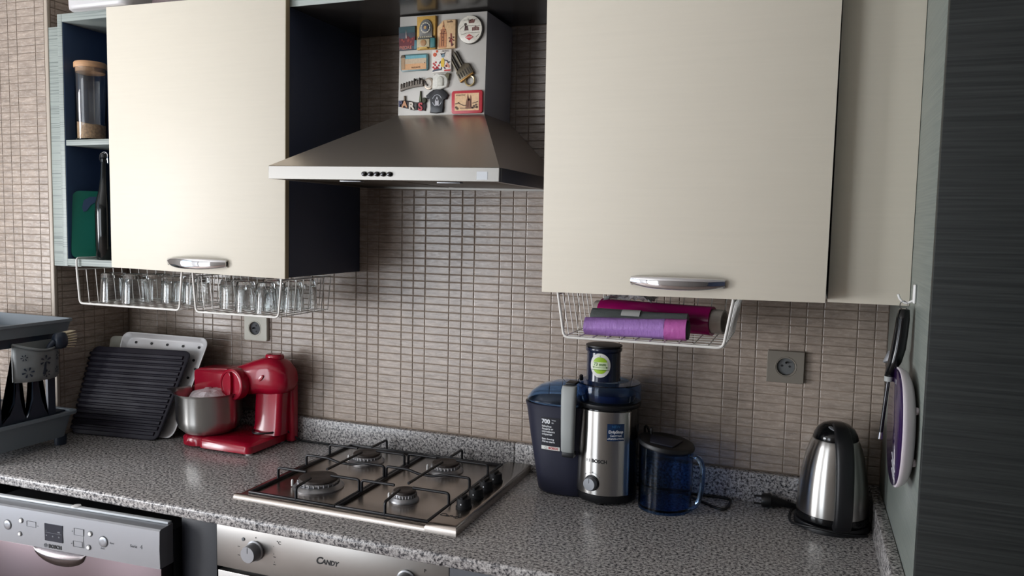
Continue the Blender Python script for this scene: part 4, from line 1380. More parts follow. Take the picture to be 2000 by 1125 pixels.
link('film', loft(BM(), roll_rings(0.913, 1.088, -0.374, ZR + 0.0195, 0.0188, 0.0010, seed=3, grow=0.0035)), MT['purple'], t, 50)
link('end_band', loft(BM(), roll_rings(1.0882, 1.1340, -0.374, ZR + 0.0230, 0.0223, 0.0006, seed=3, grow=0.001)), MT['purple_pink'], t, 50)
link('roll_end', lathe(BM(), [(0.021, 0), (0.020, 0.004), (0.008, 0.006)], 24, (1.1341, -0.374, ZR + 0.0240), 'x'), MT['ink'], t)
t = thing('bag_roll', 'grey roll of bags with a white paper label lying behind the lilac one', 'roll', (1.02, -0.325, ZR))
link('film', loft(BM(), roll_rings(0.915, 1.128, -0.322, ZR + 0.0270, 0.0262, 0.0012, seed=5)), MT['foil'], t, 50)
bm = BM()
rg = []
for x in (0.985, 1.026):
    rg.append([(x, -0.324 + 0.0280 * math.cos(math.radians(a)), ZR + 0.0270 + 0.0280 * math.sin(math.radians(a))) for a in range(40, 150, 8)])
rv = [[bm.verts.new(p) for p in r_] for r_ in rg]
for k in range(len(rv[0]) - 1):
    bm.faces.new((rv[0][k], rv[0][k + 1], rv[1][k + 1], rv[1][k]))
link('paper_label', bm, MT['paper'], t)
bm = BM()
rnd = random.Random(4)
N, K = 14, 9
gv = []
for i in range(N):
    row = []
    for k in range(K):
        u, v = i / (N - 1), k / (K - 1)
        row.append(bm.verts.new((0.925 + 0.115 * u, -0.245 + 0.030 * math.sin(3 * u + 5 * v) + rnd.uniform(-0.006, 0.006) + 0.05 * (v - 0.5),
                                 ZR + 0.072 + 0.020 * math.sin(PI * v) * math.sin(PI * u) + rnd.uniform(-0.0045, 0.0045))))
    gv.append(row)
for i in range(N - 1):
    for k in range(K - 1):
        bm.faces.new((gv[i][k], gv[i + 1][k], gv[i + 1][k + 1], gv[i][k + 1]))
o = solo('plastic_film', bm, MT['film'], 'crumpled scrap of clear plastic film on top of the magenta roll', 'film')
md = o.modifiers.new('thickness', 'SOLIDIFY')
md.thickness = 0.0004


# ================================================================== wall sockets
def socket(label, x0, x1, z0, z1, cx, cz, m, m_in, pins):
    t_ = thing('wall_socket', label, 'socket', ((x0 + x1) / 2, -0.006, z0))
    cxl, czl = cx, cz
    link('plate', plate_with_hole(BM(), [(x0, z0), (x1, z0), (x1, z1), (x0, z1)], 0.0215, (0, 0, 0), X, Z, -Y, (cxl, czl), 0.0115, 0.0080, 64), m, t_, 25)
    link('rim', tube(BM(), [(cx + 0.0245 * math.cos(2 * PI * i / 40), -0.0116, cz + 0.0245 * math.sin(2 * PI * i / 40)) for i in range(40)], 0.0010, 6, loop=True), m, t_)
    cup = link('recess', lathe(BM(), [(0.0205, 0), (0.0205, 0.0012)], 36, (cx, -0.0036, cz), '-y'), m_in, t_)
    bm_ = BM()
    for px, pz in pins[:2]:
        lathe(bm_, [(0.0028, 0), (0.0028, 0.0006)], 12, (cx + px, -0.0049, cz + pz), '-y')
    link('pin_hole', bm_, MT['ink'], cup)
    link('earth_pin', lathe(BM(), [(0.0024, 0), (0.0024, 0.008), (0.001, 0.0095)], 12, (cx + pins[2][0], -0.0049, cz + pins[2][1]), '-y'), MT['dark_chrome'], cup)
    return t_


socket('pale square wall socket below the tumblers above the red mixer', -0.3085, -0.2205, 1.2017, 1.2810, -0.2677, 1.2410, MT['socket_l'], MT['socket_in'], [(0.0015, 0.0085), (0.0015, -0.0105), (-0.0085, 0.0)])
socket('bronze grey wall socket between the rolls and the kettle', 1.2835, 1.3710, 1.2072, 1.2868, 1.3280, 1.2478, MT['socket_r'], MT['socket_in_r'], [(-0.0090, 0.0015), (0.0090, 0.0005), (0.0005, 0.0105)])

# ================================================================== jar, bottle and board on the open shelves
t = thing('storage_jar', 'tall clear jar with bamboo lid and grain on the open shelf', 'jar', (-0.6180, -0.2950, 1.8054))
JC = (-0.6180, -0.2950, 0)
prof = [(0.0005, 1.8058), (0.0400, 1.8058), (0.0420, 1.8080), (0.0420, 2.0140), (0.0400, 2.0140), (0.0400, 1.8110), (0.0005, 1.8100)]
link('glass_body', lathe(BM(), prof, 40, JC, cap0=True, cap1=True), MT['glass'], t, 50)
link('lid', lathe(BM(), [(0.0398, 2.0020), (0.0398, 2.0142), (0.0432, 2.0144), (0.0438, 2.0170), (0.0438, 2.0280), (0.0415, 2.0310), (0.001, 2.0312)], 40, JC), MT['bamboo'], t, 50)
bm = BM()
rings = []
for r, z, tilt in ((0.0392, 1.8112, 0), (0.0392, 1.8560, 0.17), (0.0300, 1.8590, 0.17), (0.0150, 1.8600, 0.17), (0.001, 1.8600, 0.17)):
    rings.append([(JC[0] + r * math.cos(2 * PI * i / 28), JC[1] + r * math.sin(2 * PI * i / 28), z - tilt * r * math.cos(2 * PI * i / 28) + (0.0012 * math.sin(7 * i) if tilt else 0)) for i in range(28)])
o = link('grain', loft(bm, rings), MT['grain'], t, 20)
o['kind'] = 'stuff'
t = thing('glass_bottle', 'dark glass bottle in front of the green board on the lower shelf', 'bottle', (-0.5560, -0.3080, 1.4602))
link('body', lathe(BM(), [(0.0250, 1.4602), (0.0280, 1.4630), (0.0285, 1.5900), (0.0270, 1.6250), (0.0180, 1.6600), (0.0125, 1.7000), (0.0105, 1.7420), (0.0120, 1.7430), (0.0120, 1.7520), (0.0095, 1.7530)], 32, (-0.5560, -0.3080, 0)), MT['bottle'], t, 50)
link('stopper', lathe(BM(), [(0.0090, 1.7532), (0.0115, 1.7560), (0.0105, 1.7650), (0.004, 1.7690)], 20, (-0.5560, -0.3080, 0)), MT['black'], t)
link('bail_wire', tube(BM(), smooth_path([(-0.5690, -0.3080, 1.738), (-0.5715, -0.312, 1.752), (-0.5690, -0.310, 1.766), (-0.5560, -0.3085, 1.7720), (-0.5430, -0.310, 1.766), (-0.5405, -0.312, 1.752), (-0.5430, -0.3080, 1.738)], 4), 0.0011, 6), MT['chrome'], t)
bm = BM()
rg = [[(-0.5560 + 0.0288 * math.cos(math.radians(a)), -0.3080 + 0.0288 * math.sin(math.radians(a)), z) for a in range(150, 232, 6)] for z in (1.500, 1.600)]
rv = [[bm.verts.new(p) for p in r_] for r_ in rg]
for k in range(len(rv[0]) - 1):
    bm.faces.new((rv[0][k], rv[0][k + 1], rv[1][k + 1], rv[1][k]))
link('paper_label', bm, MT['teal'], t)
# cutting board turned in the shelf corner
A_ = Vector((-0.6650, -0.3340, 1.4608))
U_ = Vector((0.080, 0.128, 0)).normalized()
V_ = Vector((-0.004, 0.012, 0.200)).normalized()
W_ = U_.cross(V_)
out = rrect(0.150, 0.200, 0.020, 6, 0.075, 0.100)
bm = BM()
a_ = [bm.verts.new(A_ + U_ * p[0] + V_ * p[1]) for p in out]
b_ = [bm.verts.new(A_ + U_ * p[0] + V_ * p[1] - W_ * 0.007) for p in out]
hole = [(0.020 + 0.042 * (1 - math.cos(t_)) / 2, 0.168 - 0.030 * math.sin(t_ / 2) ** 0.8 * (1 - t_ / (2 * PI)) * 1.4) for t_ in [2 * PI * i / 16 for i in range(16)]]
n = len(out)
for i in range(n):
    j = (i + 1) % n
    bm.faces.new((a_[i], a_[j], b_[j], b_[i]))
bm.faces.new(a_)
bm.faces.new(list(reversed(b_)))
bmesh.ops.triangulate(bm, faces=[f for f in bm.faces if len(f.verts) > 4])
cb = thing('cutting_board', 'green plastic cutting board standing in the lower open shelf', 'board', tuple(A_ + U_ * 0.075))
link('board', bm, MT['green'], cb, 40)
bm = BM()
hp = [(0.026, 0.150), (0.030, 0.172), (0.046, 0.183), (0.074, 0.184), (0.068, 0.172), (0.048, 0.158), (0.038, 0.140), (0.030, 0.138)]
prism(bm, hp, A_ - W_ * 0.0082 if (-W_).dot(CP - A_) > 0 else A_ + W_ * 0.0004, U_, V_, W_, 0.0010)
link('grip_hole', bm, MT['navy_in'], cb, flat=True)
# ================================================================== red stand mixer
mx = thing('stand_mixer', 'glossy red stand mixer with a steel bowl under its arm', 'mixer', (-0.235, -0.13, 0.9))
bm = BM()
rings = []
for s, z in ((0.006, 0.9045), (0.0, 0.908), (0.0, 0.928), (0.004, 0.934), (0.014, 0.938)):
    rings.append([(-0.2100 + x, -0.1315 + y, z - (0.004 * (x + 0.09) / 0.18 if z > 0.93 else 0)) for x, y in rrect(0.188 - 2 * s, 0.193 - 2 * s, 0.018, 5)])
loft(bm, rings)
link('base_plate', bm, MT['red'], mx, 50)
bm = BM()
rings = []
for s, z in ((0.004, 0.9045), (0.0, 0.908), (0.0, 0.9300), (0.005, 0.9360)):
    rings.append([(-0.3350 + x, -0.1420 + y, z) for x, y in rrect(0.100 - 2 * s, 0.160 - 2 * s, 0.040, 6)])
loft(bm, rings)
link('bowl_seat', bm, MT['red'], mx, 50)
for x, y in ((-0.135, -0.205), (-0.135, -0.055), (-0.355, -0.190), (-0.355, -0.095)):
    link('foot', lathe(BM(), [(0.010, 0.9001), (0.010, 0.9060)], 16, (x, y, 0)), MT['white'], mx)
# upright: tapered column with a rounded back
bm = BM()
rings = []
for z, x0, x1, y0, y1 in ((0.934, -0.208, -0.104, -0.112, -0.030), (0.960, -0.203, -0.104, -0.106, -0.030), (1.050, -0.200, -0.100, -0.104, -0.030), (1.100, -0.200, -0.094, -0.106, -0.030)):
    rings.append([((x0 + x1) / 2 + x, (y0 + y1) / 2 + y, z) for x, y in rrect(x1 - x0, y1 - y0, 0.018, 5)])
loft(bm, rings)
link('column', bm, MT['red'], mx, 50)
# arm: wide motor end over the column narrowing to a squarer head on the left
bm = BM()
rings = []
for x, z0, z1, y0, y1, r in ((-0.0760, 1.085, 1.120, -0.100, -0.050, 0.016), (-0.0850, 1.068, 1.142, -0.112, -0.038, 0.030), (-0.1050, 1.058, 1.163, -0.122, -0.032, 0.038), (-0.1350, 1.055, 1.1740, -0.128, -0.030, 0.040),
                             (-0.1700, 1.055, 1.1680, -0.132, -0.030, 0.040), (-0.2200, 1.050, 1.1500, -0.136, -0.030, 0.036), (-0.2550, 1.046, 1.1360, -0.134, -0.030, 0.026), (-0.2800, 1.040, 1.1250, -0.130, -0.034, 0.014), (-0.4000, 1.040, 1.1190, -0.126, -0.040, 0.010), (-0.4090, 1.0440, 1.1150, -0.122, -0.044, 0.008)):
    rings.append([(x, (y0 + y1) / 2 + a, (z0 + z1) / 2 + b) for a, b in rrect(y1 - y0, z1 - z0, r, 5)])
loft(bm, rings)
link('arm', bm, MT['red'], mx, 50)
link('arm_lid', hexa(BM(), [(-0.395, -0.118, 1.1180), (-0.285, -0.120, 1.1240), (-0.285, -0.120, 1.1270), (-0.395, -0.118, 1.1212),
                            (-0.395, -0.048, 1.1180), (-0.285, -0.042, 1.1240), (-0.285, -0.042, 1.1270), (-0.395, -0.048, 1.1212)], 0.001), MT['red'], mx)
link('top_cap', lathe(BM(), [(0.030, 1.166), (0.030, 1.174), (0.026, 1.1785), (0.012, 1.1800)], 28, (-0.140, -0.078, 0), sy=0.8), MT['red'], mx)
link('back_fin', box(BM(), -0.1180, -0.0880, -0.060, -0.028, 0.9040, 1.115, 0.009, 3), MT['red'], mx, 50)
ka = Vector((-0.16, -1, 0.02)).normalized()
kc = Vector((-0.2370, -0.1280, 1.0880))
kb = link('speed_knob', lathe(BM(), [(0.0490, 0.0), (0.0490, 0.020), (0.0475, 0.026), (0.0430, 0.0290), (0.0400, 0.0292), (0.0385, 0.0265), (0.001, 0.0265)], 48, kc, ka), MT['red'], mx, 35)
ku = Vector((0, 0, 1))
kr = ka.cross(ku).normalized()
bm = BM()
prism(bm, sell(0.0085, 0.0392, 2.4, 28), kc + ka * 0.0262, kr, ka.cross(kr) * -1, ka, 0.0095, 0.003, 2)
link('knob_grip', bm, MT['red'], kb, 50)
link('knob_print', text(BM(), '0  1  2', 0.0075, kc + ka * 0.0268 - kr * 0.012 - Z * 0.034, -kr if kr.x < 0 else kr, Z, 0.0003), pal((214, 120, 120)), kb, flat=True)
link('crest', lathe(BM(), [(0.010, 0.0), (0.008, 0.003), (0.001, 0.0035)], 16, (-0.150, -0.1305, 1.112), '-y', sx=1.3, sy=0.6), MT['red'], mx)
# bowl
BC = (-0.327, -0.150, 0)
prof = [(0.001, 0.9370), (0.050, 0.9370), (0.072, 0.9410), (0.088, 0.9560), (0.0955, 0.980), (0.0970, 1.054), (0.1030, 1.0610), (0.1045, 1.0630), (0.1000, 1.0625), (0.0950, 1.055), (0.0935, 0.981), (0.0860, 0.9580), (0.0700, 0.9440), (0.001, 0.9410)]
bm = BM()
n = 56
rv = []
for r, z in prof:
    ring = []
    for i in range(n):
        a = 2 * PI * i / n
        rr = r
        if z > 1.050:                       # pouring lip towards the left
            d_ = (a - PI * 1.08 + PI) % (2 * PI) - PI
            rr += 0.030 * math.exp(-(d_ / 0.22) ** 2) * min(1, (z - 1.050) / 0.010)
        ring.append(bm.verts.new((BC[0] + rr * math.cos(a), BC[1] + rr * math.sin(a), z)))
    rv.append(ring)
ring_faces(bm, rv)
bowl = thing('mixing_bowl', 'brushed steel mixing bowl standing on the red mixer', 'bowl', (BC[0], BC[1], 0.937))
link('bowl_shell', bm, MT['turned_steel'], bowl, 50)
bm = BM()
rnd = random.Random(9)
rings = []
for r, z in ((0.062, 1.020), (0.066, 1.040), (0.056, 1.056), (0.036, 1.066), (0.014, 1.069)):
    rings.append([(BC[0] + 0.010 + (r + rnd.uniform(-0.006, 0.006)) * math.cos(2 * PI * i / 22), BC[1] - 0.006 + (r + rnd.uniform(-0.006, 0.006)) * math.sin(2 * PI * i / 22), z + rnd.uniform(-0.003, 0.003)) for i in range(22)])
o = solo('plastic_bag', loft(bm, rings), MT['dough'], 'crumpled pale pinkish bag lying inside the steel mixing bowl', 'bag', ang=25)
link('mains_cord', tube(BM(), smooth_path([(-0.150, -0.033, 0.955), (-0.195, -0.100, 0.945), (-0.170, -0.135, 0.9425), (-0.130, -0.120, 0.944), (-0.108, -0.066, 0.940), (-0.080, -0.040, 0.910), (-0.050, -0.028, 0.9035), (0.02, -0.026, 0.9035)], 6), 0.0032, 8), MT['black'], mx)
link('attachment', lathe(BM(), [(0.012, 1.000), (0.012, 1.045)], 16, (-0.330, -0.085, 0)), MT['steel'], mx)


# ================================================================== trays leaning in the corner
def sheet(BL, BR, TR, TL):
    BL, BR, TR, TL = map(Vector, (BL, BR, TR, TL))
    nrm = (BR - BL).cross(TL - BL).normalized()
    if nrm.dot(CP - BL) < 0:
        nrm = -nrm
    return lambda u, v, h=0.0: BL * (1 - u) * (1 - v) + BR * u * (1 - v) + TR * u * v + TL * (1 - u) * v + nrm * h


# dark ribbed tray
S = sheet((-0.790, -0.243, 0.9015), (-0.478, -0.205, 0.9015), (-0.432, -0.105, 1.168), (-0.793, -0.148, 1.165))
t = thing('grill_tray', 'dark ribbed non-stick tray leaning in the corner, frontmost of three trays', 'tray', (-0.63, -0.18, 0.9015))
outl = [(0.5 + x, 0.5 + y) for x, y in rrect(1.0, 1.0, 0.07, 6)]
bm = BM()
loft(bm, [[S(u, v, 0.0) for u, v in outl], [S(u, v, 0.005) for u, v in outl], [S(0.5 + (u - 0.5) * 0.985, 0.5 + (v - 0.5) * 0.98, 0.007) for u, v in outl]])
link('plate', bm, MT['bake'], t, 40)
NR = 15
for k in range(NR):
    v0 = 0.045 + 0.91 * k / NR
    v1 = v0 + 0.91 / NR * 0.72
    u1 = 0.975 if 0 < k < NR - 1 else 0.955
    rings = []
    for s, h_ in ((0.0, 0.0071), (0.004, 0.0105), (0.010, 0.0118)):
        sv = s * 0.9
        rings.append([S(0.012 + s * 0.5, v0 + sv, h_), S(u1 - s * 0.6, v0 + sv, h_), S(u1 - s * 0.6, v1 - sv, h_), S(0.012 + s * 0.5, v1 - sv, h_)])
    link('rib', loft(BM(), rings), MT['bake'], t, 30)
    link('tooth', loft(BM(), [[S(-0.020, v0 + 0.008, 0.003), S(0.0, v0, 0.003), S(0.0, v1, 0.003), S(-0.020, v1 - 0.008, 0.003)], [S(-0.020, v0 + 0.008, 0.006), S(0.0, v0, 0.006), S(0.0, v1, 0.006), S(-0.020, v1 - 0.008, 0.006)]]), MT['bake'], t, 30)
# white perforated tray
S2 = sheet((-0.700, -0.200, 0.9015), (-0.450, -0.168, 0.9015), (-0.392, -0.066, 1.2060), (-0.7150, -0.100, 1.2120))
t = thing('roasting_tray', 'white enamel tray with small holes along its edge, leaning behind the dark one', 'tray', (-0.56, -0.13, 0.9015))
bm = BM()
o1 = [(0.5 + x, 0.5 + y) for x, y in rrect(1.0, 1.0, 0.09, 7)]
sc_ = lambda k: [(0.5 + (u - 0.5) * k, 0.5 + (v - 0.5) * k) for u, v in o1]
loft(bm, [[S2(u, v, -0.012) for u, v in sc_(0.90)], [S2(u, v, -0.010) for u, v in sc_(0.93)], [S2(u, v, 0.004) for u, v in sc_(0.985)], [S2(u, v, 0.006) for u, v in o1],
          [S2(u, v, 0.008) for u, v in o1], [S2(u, v, 0.008) for u, v in sc_(0.975)], [S2(u, v, -0.004) for u, v in sc_(0.92)], [S2(u, v, -0.006) for u, v in sc_(0.89)]])
link('pan', bm, MT['white_enamel'], t, 50)
for u, v in [(0.150 + 0.185 * i, 0.905) for i in range(5)] + [(0.880, 0.775), (0.935, 0.690), (0.885, 0.60), (0.935, 0.50)]:
    c0 = S2(u, v, -0.0058)
    nn = (S2(0.5, 0.5, 1) - S2(0.5, 0.5, 0)).normalized()
    link('drain_hole', lathe(BM(), [(0.0042, 0), (0.0042, 0.0022), (0.0030, 0.0024)], 12, c0, nn), MT['ink'], t)
# beige roaster behind it
S3 = sheet((-0.770, -0.150, 0.9015), (-0.500, -0.090, 0.9015), (-0.470, -0.030, 1.1980), (-0.7880, -0.082, 1.1900))
t = thing('oven_dish', 'beige enamel dish behind the white tray, only its corner showing', 'tray', (-0.63, -0.09, 0.9015))
bm = BM()
o1 = [(0.5 + x, 0.5 + y) for x, y in rrect(1.0, 1.0, 0.05, 5)]
loft(bm, [[S3(u, v, -0.016) for u, v in sc_(0.72)], [S3(u, v, 0.004) for u, v in sc_(0.95)], [S3(u, v, 0.006) for u, v in o1], [S3(u, v, 0.009) for u, v in o1],
          [S3(u, v, 0.009) for u, v in sc_(0.965)], [S3(u, v, -0.012) for u, v in sc_(0.74)]])
link('dish_shell', bm, MT['beige'], t, 50)

# ================================================================== dish rack at the left edge
RX = -0.6750
rk = thing('dish_rack', 'two-tier grey plastic dish rack at the left end of the worktop', 'rack', (-0.83, -0.46, 0.9))
YB, YF = -0.3160, -0.6050
bm = BM()


def basin(x0, x1, y0, y1, z0, z1, t_, tap, rim):
    """open tray: floor, tapering walls, out-turned rim"""
    bm_ = BM()
    cx, cy = (x0 + x1) / 2, (y0 + y1) / 2
    w, d_ = x1 - x0, y1 - y0
    P = lambda s, z: [(cx + a, cy + b, z) for a, b in rrect(w - 2 * s, d_ - 2 * s, 0.022, 5)]
    loft(bm_, [P(tap, z0), P(rim + 0.001, z1 - 0.010), P(rim, z1 - 0.008), P(0, z1 - 0.008), P(0, z1), P(rim + t_, z1), P(tap + t_, z0 + t_)])
    return bm_


link('basin', basin(-1.0600, RX, YF, YB, 1.2420, 1.2815, 0.003, 0.010, 0.003), MT['grey_plastic'], rk, 45)
link('drip_tray', basin(-1.0700, RX + 0.004, YF - 0.01, YB + 0.004, 0.9270, 1.0030, 0.003, 0.024, 0.010), MT['grey_plastic'], rk, 45)
for x, y in ((-0.715, -0.345), (-0.715, -0.575), (-1.03, -0.345), (-1.03, -0.575)):
    link('foot', lathe(BM(), [(0.016, 0.9002), (0.018, 0.9275)], 16, (x, y, 0)), MT['rack_dark'], rk)
# side frame with flared openings (outline in y, z)


def frame(x, name):
    bm_ = BM()
    parts = [
        [(-0.598, 1.216), (-0.330, 1.216), (-0.330, 1.2415), (-0.598, 1.2415)],
        [(-0.598, 0.986), (-0.365, 0.986), (-0.365, 1.004), (-0.598, 1.004)],
        [(-0.598, 1.004), (-0.545, 1.004), (-0.545, 1.216), (-0.598, 1.216)],
        [(-0.402, 1.004), (-0.378, 1.004), (-0.378, 1.216), (-0.402, 1.216)],
        [(-0.548, 1.004), (-0.470, 1.004), (-0.480, 1.030), (-0.487, 1.060), (-0.490, 1.100), (-0.490, 1.216), (-0.500, 1.216), (-0.500, 1.100), (-0.505, 1.060), (-0.520, 1.028)],
        [(-0.470, 1.004), (-0.402, 1.004), (-0.413, 1.025), (-0.424, 1.060), (-0.430, 1.100), (-0.430, 1.216), (-0.446, 1.216), (-0.446, 1.100), (-0.449, 1.060), (-0.457, 1.030)],
    ]
    for p in parts:
        prism(bm_, p, (x, 0, 0), Y, Z, -X, 0.009)
    return link(name, bm_, MT['rack_dark'], rk, 30)


frame(RX - 0.0150, 'side_frame')
frame(-1.045, 'side_frame')
link('crossbar', box(BM(), -1.044, RX - 0.0145, -0.402, -0.382, 1.216, 1.2415, 0.003), MT['rack_dark'], rk)
link('plate_grid', box(BM(), -1.040, RX - 0.016, -0.580, -0.345, 1.0035, 1.0075, 0.001), MT['rack_dark'], rk)
# caddy hung on the frame
cd = thing('utensil_caddy', 'grey perforated caddy with cut-out flowers hung on the dish rack', 'caddy', (-0.650, -0.472, 1.118))
bm = BM()
Y0, Y1 = -0.5120, -0.3680


def cad(s, v):
    """s along the curved front 0..1 (towards the wall), v height 0..1"""
    yy = Y0 + (Y1 - Y0) * (0.03 * (1 - v) + s * (1 - 0.06 * (1 - v)))
    bulge = 0.034 * (1 - abs(2 * s - 1) ** 2.6) * (0.75 + 0.25 * v)
    top = 1.206 + (0.020 * abs(2 * s - 1) ** 1.7 if v > 0.99 else 0) * 1.0
    z = 1.118 + (top - 1.118) * v + 0.012 * (1 - s) * 0
    return Vector((RX - 0.010 + bulge * 1.23, yy, z))


ns, nv = 22, 6
g1 = [[bm.verts.new(cad(i / ns, k / nv)) for k in range(nv + 1)] for i in range(ns + 1)]
for i in range(ns):
    for k in range(nv):
        bm.faces.new((g1[i][k], g1[i + 1][k], g1[i + 1][k + 1], g1[i][k + 1]))
sh = link('basket_wall', bm, MT['caddy_grey'], cd, 60)
sd = sh.modifiers.new('thickness', 'SOLIDIFY')
sd.thickness = 0.0022
link('back_wall', box(BM(), RX - 0.0140, RX - 0.0105, Y0, Y1, 1.120, 1.2270, 0.0006), MT['caddy_grey'], cd)
link('floor_plate', prism(BM(), [tuple(cad(i / 12, 0))[:2] for i in range(13)], (0, 0, 1.1182), X, Y, Z, 0.0025), MT['caddy_grey'], cd)
link('rolled_rim', tube(BM(), [cad(i / ns, 1.0) + Vector((0.0016, 0, 0)) for i in range(ns + 1)], 0.0034, 8), MT['caddy_grey'], cd)
for s, v, r in ((0.13, 0.80, 0.0095), (0.48, 0.64, 0.0170), (0.80, 0.74, 0.0140), (0.18, 0.32, 0.0160), (0.52, 0.22, 0.0115), (0.79, 0.28, 0.0105)):
    e = 1e-3
    c0 = cad(s, v)
    du = (cad(s + e, v) - cad(s - e, v)).normalized()
    dv = (cad(s, v + e) - cad(s, v - e)).normalized()
    nn = du.cross(dv).normalized()
    if nn.x < 0:
        nn = -nn
    bm = BM()
    for k in range(6):
        a = 2 * PI * k / 6 + s
        pet = []
        for q, w_ in ((0.32, 0.03), (0.55, 0.10), (0.80, 0.17), (0.97, 0.12)):
            pet.append((q, w_))
        poly = [(r * (q * math.cos(a) - w_ * math.sin(a)), r * (q * math.sin(a) + w_ * math.cos(a))) for q, w_ in pet] + [(r * (q * math.cos(a) + w_ * math.sin(a)), r * (q * math.sin(a) - w_ * math.cos(a))) for q, w_ in reversed(pet)]
        prism(bm, poly, c0 + nn * 0.0027, du, dv, nn, 0.0006)
    link('flower_cutout', bm, MT['rack_dark'], cd, flat=True)
# brush lying over the caddy
br = thing('dish_brush', 'dark dish brush with cream bristles lying in the caddy', 'brush', (-0.648, -0.40, 1.205))
bm = BM()
loft(bm, [[(-0.645 + x * k, -0.395 + dy, 1.226 + z * k) for x, z in sell(0.019, 0.0245, 2.2, 20)] for dy, k in ((-0.020, 0.55), (-0.014, 0.9), (0.000, 1.0), (0.010, 0.96), (0.014, 0.8))])
link('brush_head', bm, MT['rack_dark'], br, 50)
rnd = random.Random(2)
for k in range(7):
    bm = BM()
    zz = 1.2475 - 0.0068 * k
    for j in range(9):
        xx = -0.645 + (j - 4) * 0.0036 * (1 if 0 < k < 6 else 0.7)
        tube(bm, [(xx, -0.3812, zz), (xx + rnd.uniform(-.001, .001), -0.3655, zz + (zz - 1.226) * 0.06), (xx + rnd.uniform(-.002, .002), -0.3520 - 0.004 * (k > 4), zz + (zz - 1.226) * 0.14)], 0.0011, 5)
    o = link('bristle_row', bm, MT['bristle'], br, 60)
    o['kind'] = 'stuff'
link('brush_handle', tube(BM(), smooth_path([(-0.645, -0.414, 1.226), (-0.650, -0.428, 1.208), (-0.653, -0.438, 1.180), (-0.655, -0.442, 1.135)], 5), [0.008] * 5 + [0.0065] * 11, 10), MT['rack_dark'], br, 60)
# ================================================================== juicer
ju = thing('juicer', 'dark blue and steel centrifugal juicer with tall feed tube', 'juicer', (0.87, -0.13, 0.9))
JX, JY, JR = 0.9130, -0.1300, 0.0780
link('base', lathe(BM(), [(0.066, 0.9035), (0.0740, 0.9060), (0.0765, 0.914), (0.0765, 0.9245)], 48, (JX, JY, 0)), MT['black'], ju, 50)
for x, y in ((JX, JY - 0.060), (JX + 0.055, JY + 0.02), (JX - 0.05, JY + 0.03)):
    link('foot', lathe(BM(), [(0.009, 0.9001), (0.009, 0.9040)], 14, (x, y, 0)), MT['black'], ju)
link('motor_body', lathe(BM(), [(0.0755, 0.9246), (0.0765, 0.935), (0.0775, 1.128), (0.0770, 1.1380)], 56, (JX, JY, 0)), MT['black_gloss'], ju, 50)
# steel front wrapped on the left and middle of the body


def wrap_j(r):
    return lambda a, z, rr=r: Vector((JX + rr * math.sin(a), JY - rr * math.cos(a), z))


bm = BM()
A0, A1 = math.radians(-58), math.radians(58)
rin, rout = wrap_j(0.0779), wrap_j(0.0792)
n = 40
zz = [0.9265, 0.9275, 1.1330, 1.1350]
o_ = [[bm.verts.new(rout(A0 + (A1 - A0) * i / n, z)) for i in range(n + 1)] for z in zz]
for k in range(len(zz) - 1):
    for i in range(n):
        bm.faces.new((o_[k][i], o_[k][i + 1], o_[k + 1][i + 1], o_[k + 1][i]))
sp = link('steel_front', bm, MT['turned_steel'], ju, 60)
sd = sp.modifiers.new('thickness', 'SOLIDIFY')
sd.thickness = 0.0012
link('collar', lathe(BM(), [(0.0785, 1.1382), (0.0815, 1.1420), (0.0815, 1.1500), (0.0790, 1.1520)], 56, (JX, JY, 0)), MT['black'], ju, 40)
# filter bowl (smoke plastic) and lid reaching over the pulp box
bm = BM()
lathe(bm, [(0.0795, 1.1525), (0.0810, 1.1560), (0.0812, 1.1900), (0.0785, 1.1975), (0.0550, 1.2000), (0.0500, 1.2000), (0.0500, 1.1975), (0.0770, 1.1945), (0.0786, 1.1890), (0.0785, 1.1570), (0.0775, 1.1525)], 56, (JX, JY, 0), cap0=False, cap1=False)
link('filter_bowl', bm, MT['smoke'], ju, 50)
link('strainer', lathe(BM(), [(0.058, 1.1525), (0.062, 1.1600), (0.064, 1.1700), (0.055, 1.1720)], 40, (JX + 0.004, JY, 0)), pal((30, 52, 84), 0.3), ju, 50)
# pulp box on the left
PX, PY2 = 0.8010, -0.1240
bm = BM()
rings = []
for z, rx, ry, dx in ((0.9030, 0.066, 0.052, 0.006), (0.9080, 0.071, 0.056, 0.005), (0.950, 0.076, 0.060, 0.003), (1.050, 0.088, 0.067, -0.002), (1.120, 0.0965, 0.072, -0.004), (1.1330, 0.0995, 0.0740, -0.005), (1.1350, 0.0970, 0.0720, -0.005)):
    rings.append([(PX + dx + a, PY2 + b, z) for a, b in sell(rx, ry, 2.7, 48)])
loft(bm, rings)
pb = link('pulp_box', bm, MT['juicer_navy'], ju, 50)
bm = BM()
rings = []
for z, s in ((1.1352, 1.0), (1.1420, 0.985), (1.1600, 0.90), (1.1760, 0.74), (1.1860, 0.50), (1.1900, 0.22)):
    rings.append([(PX - 0.005 + 0.050 * (1 - s) + a * s, PY2 + b * s, z) for a, b in sell(0.0975, 0.0735, 2.6, 48)])
lv = [[bm.verts.new(p) for p in r_] for r_ in rings]
ring_faces(bm, lv, cap0=False)
lo = link('lid_dome', bm, MT['smoke'], ju, 50)
sd = lo.modifiers.new('thickness', 'SOLIDIFY')
sd.thickness = 0.0020
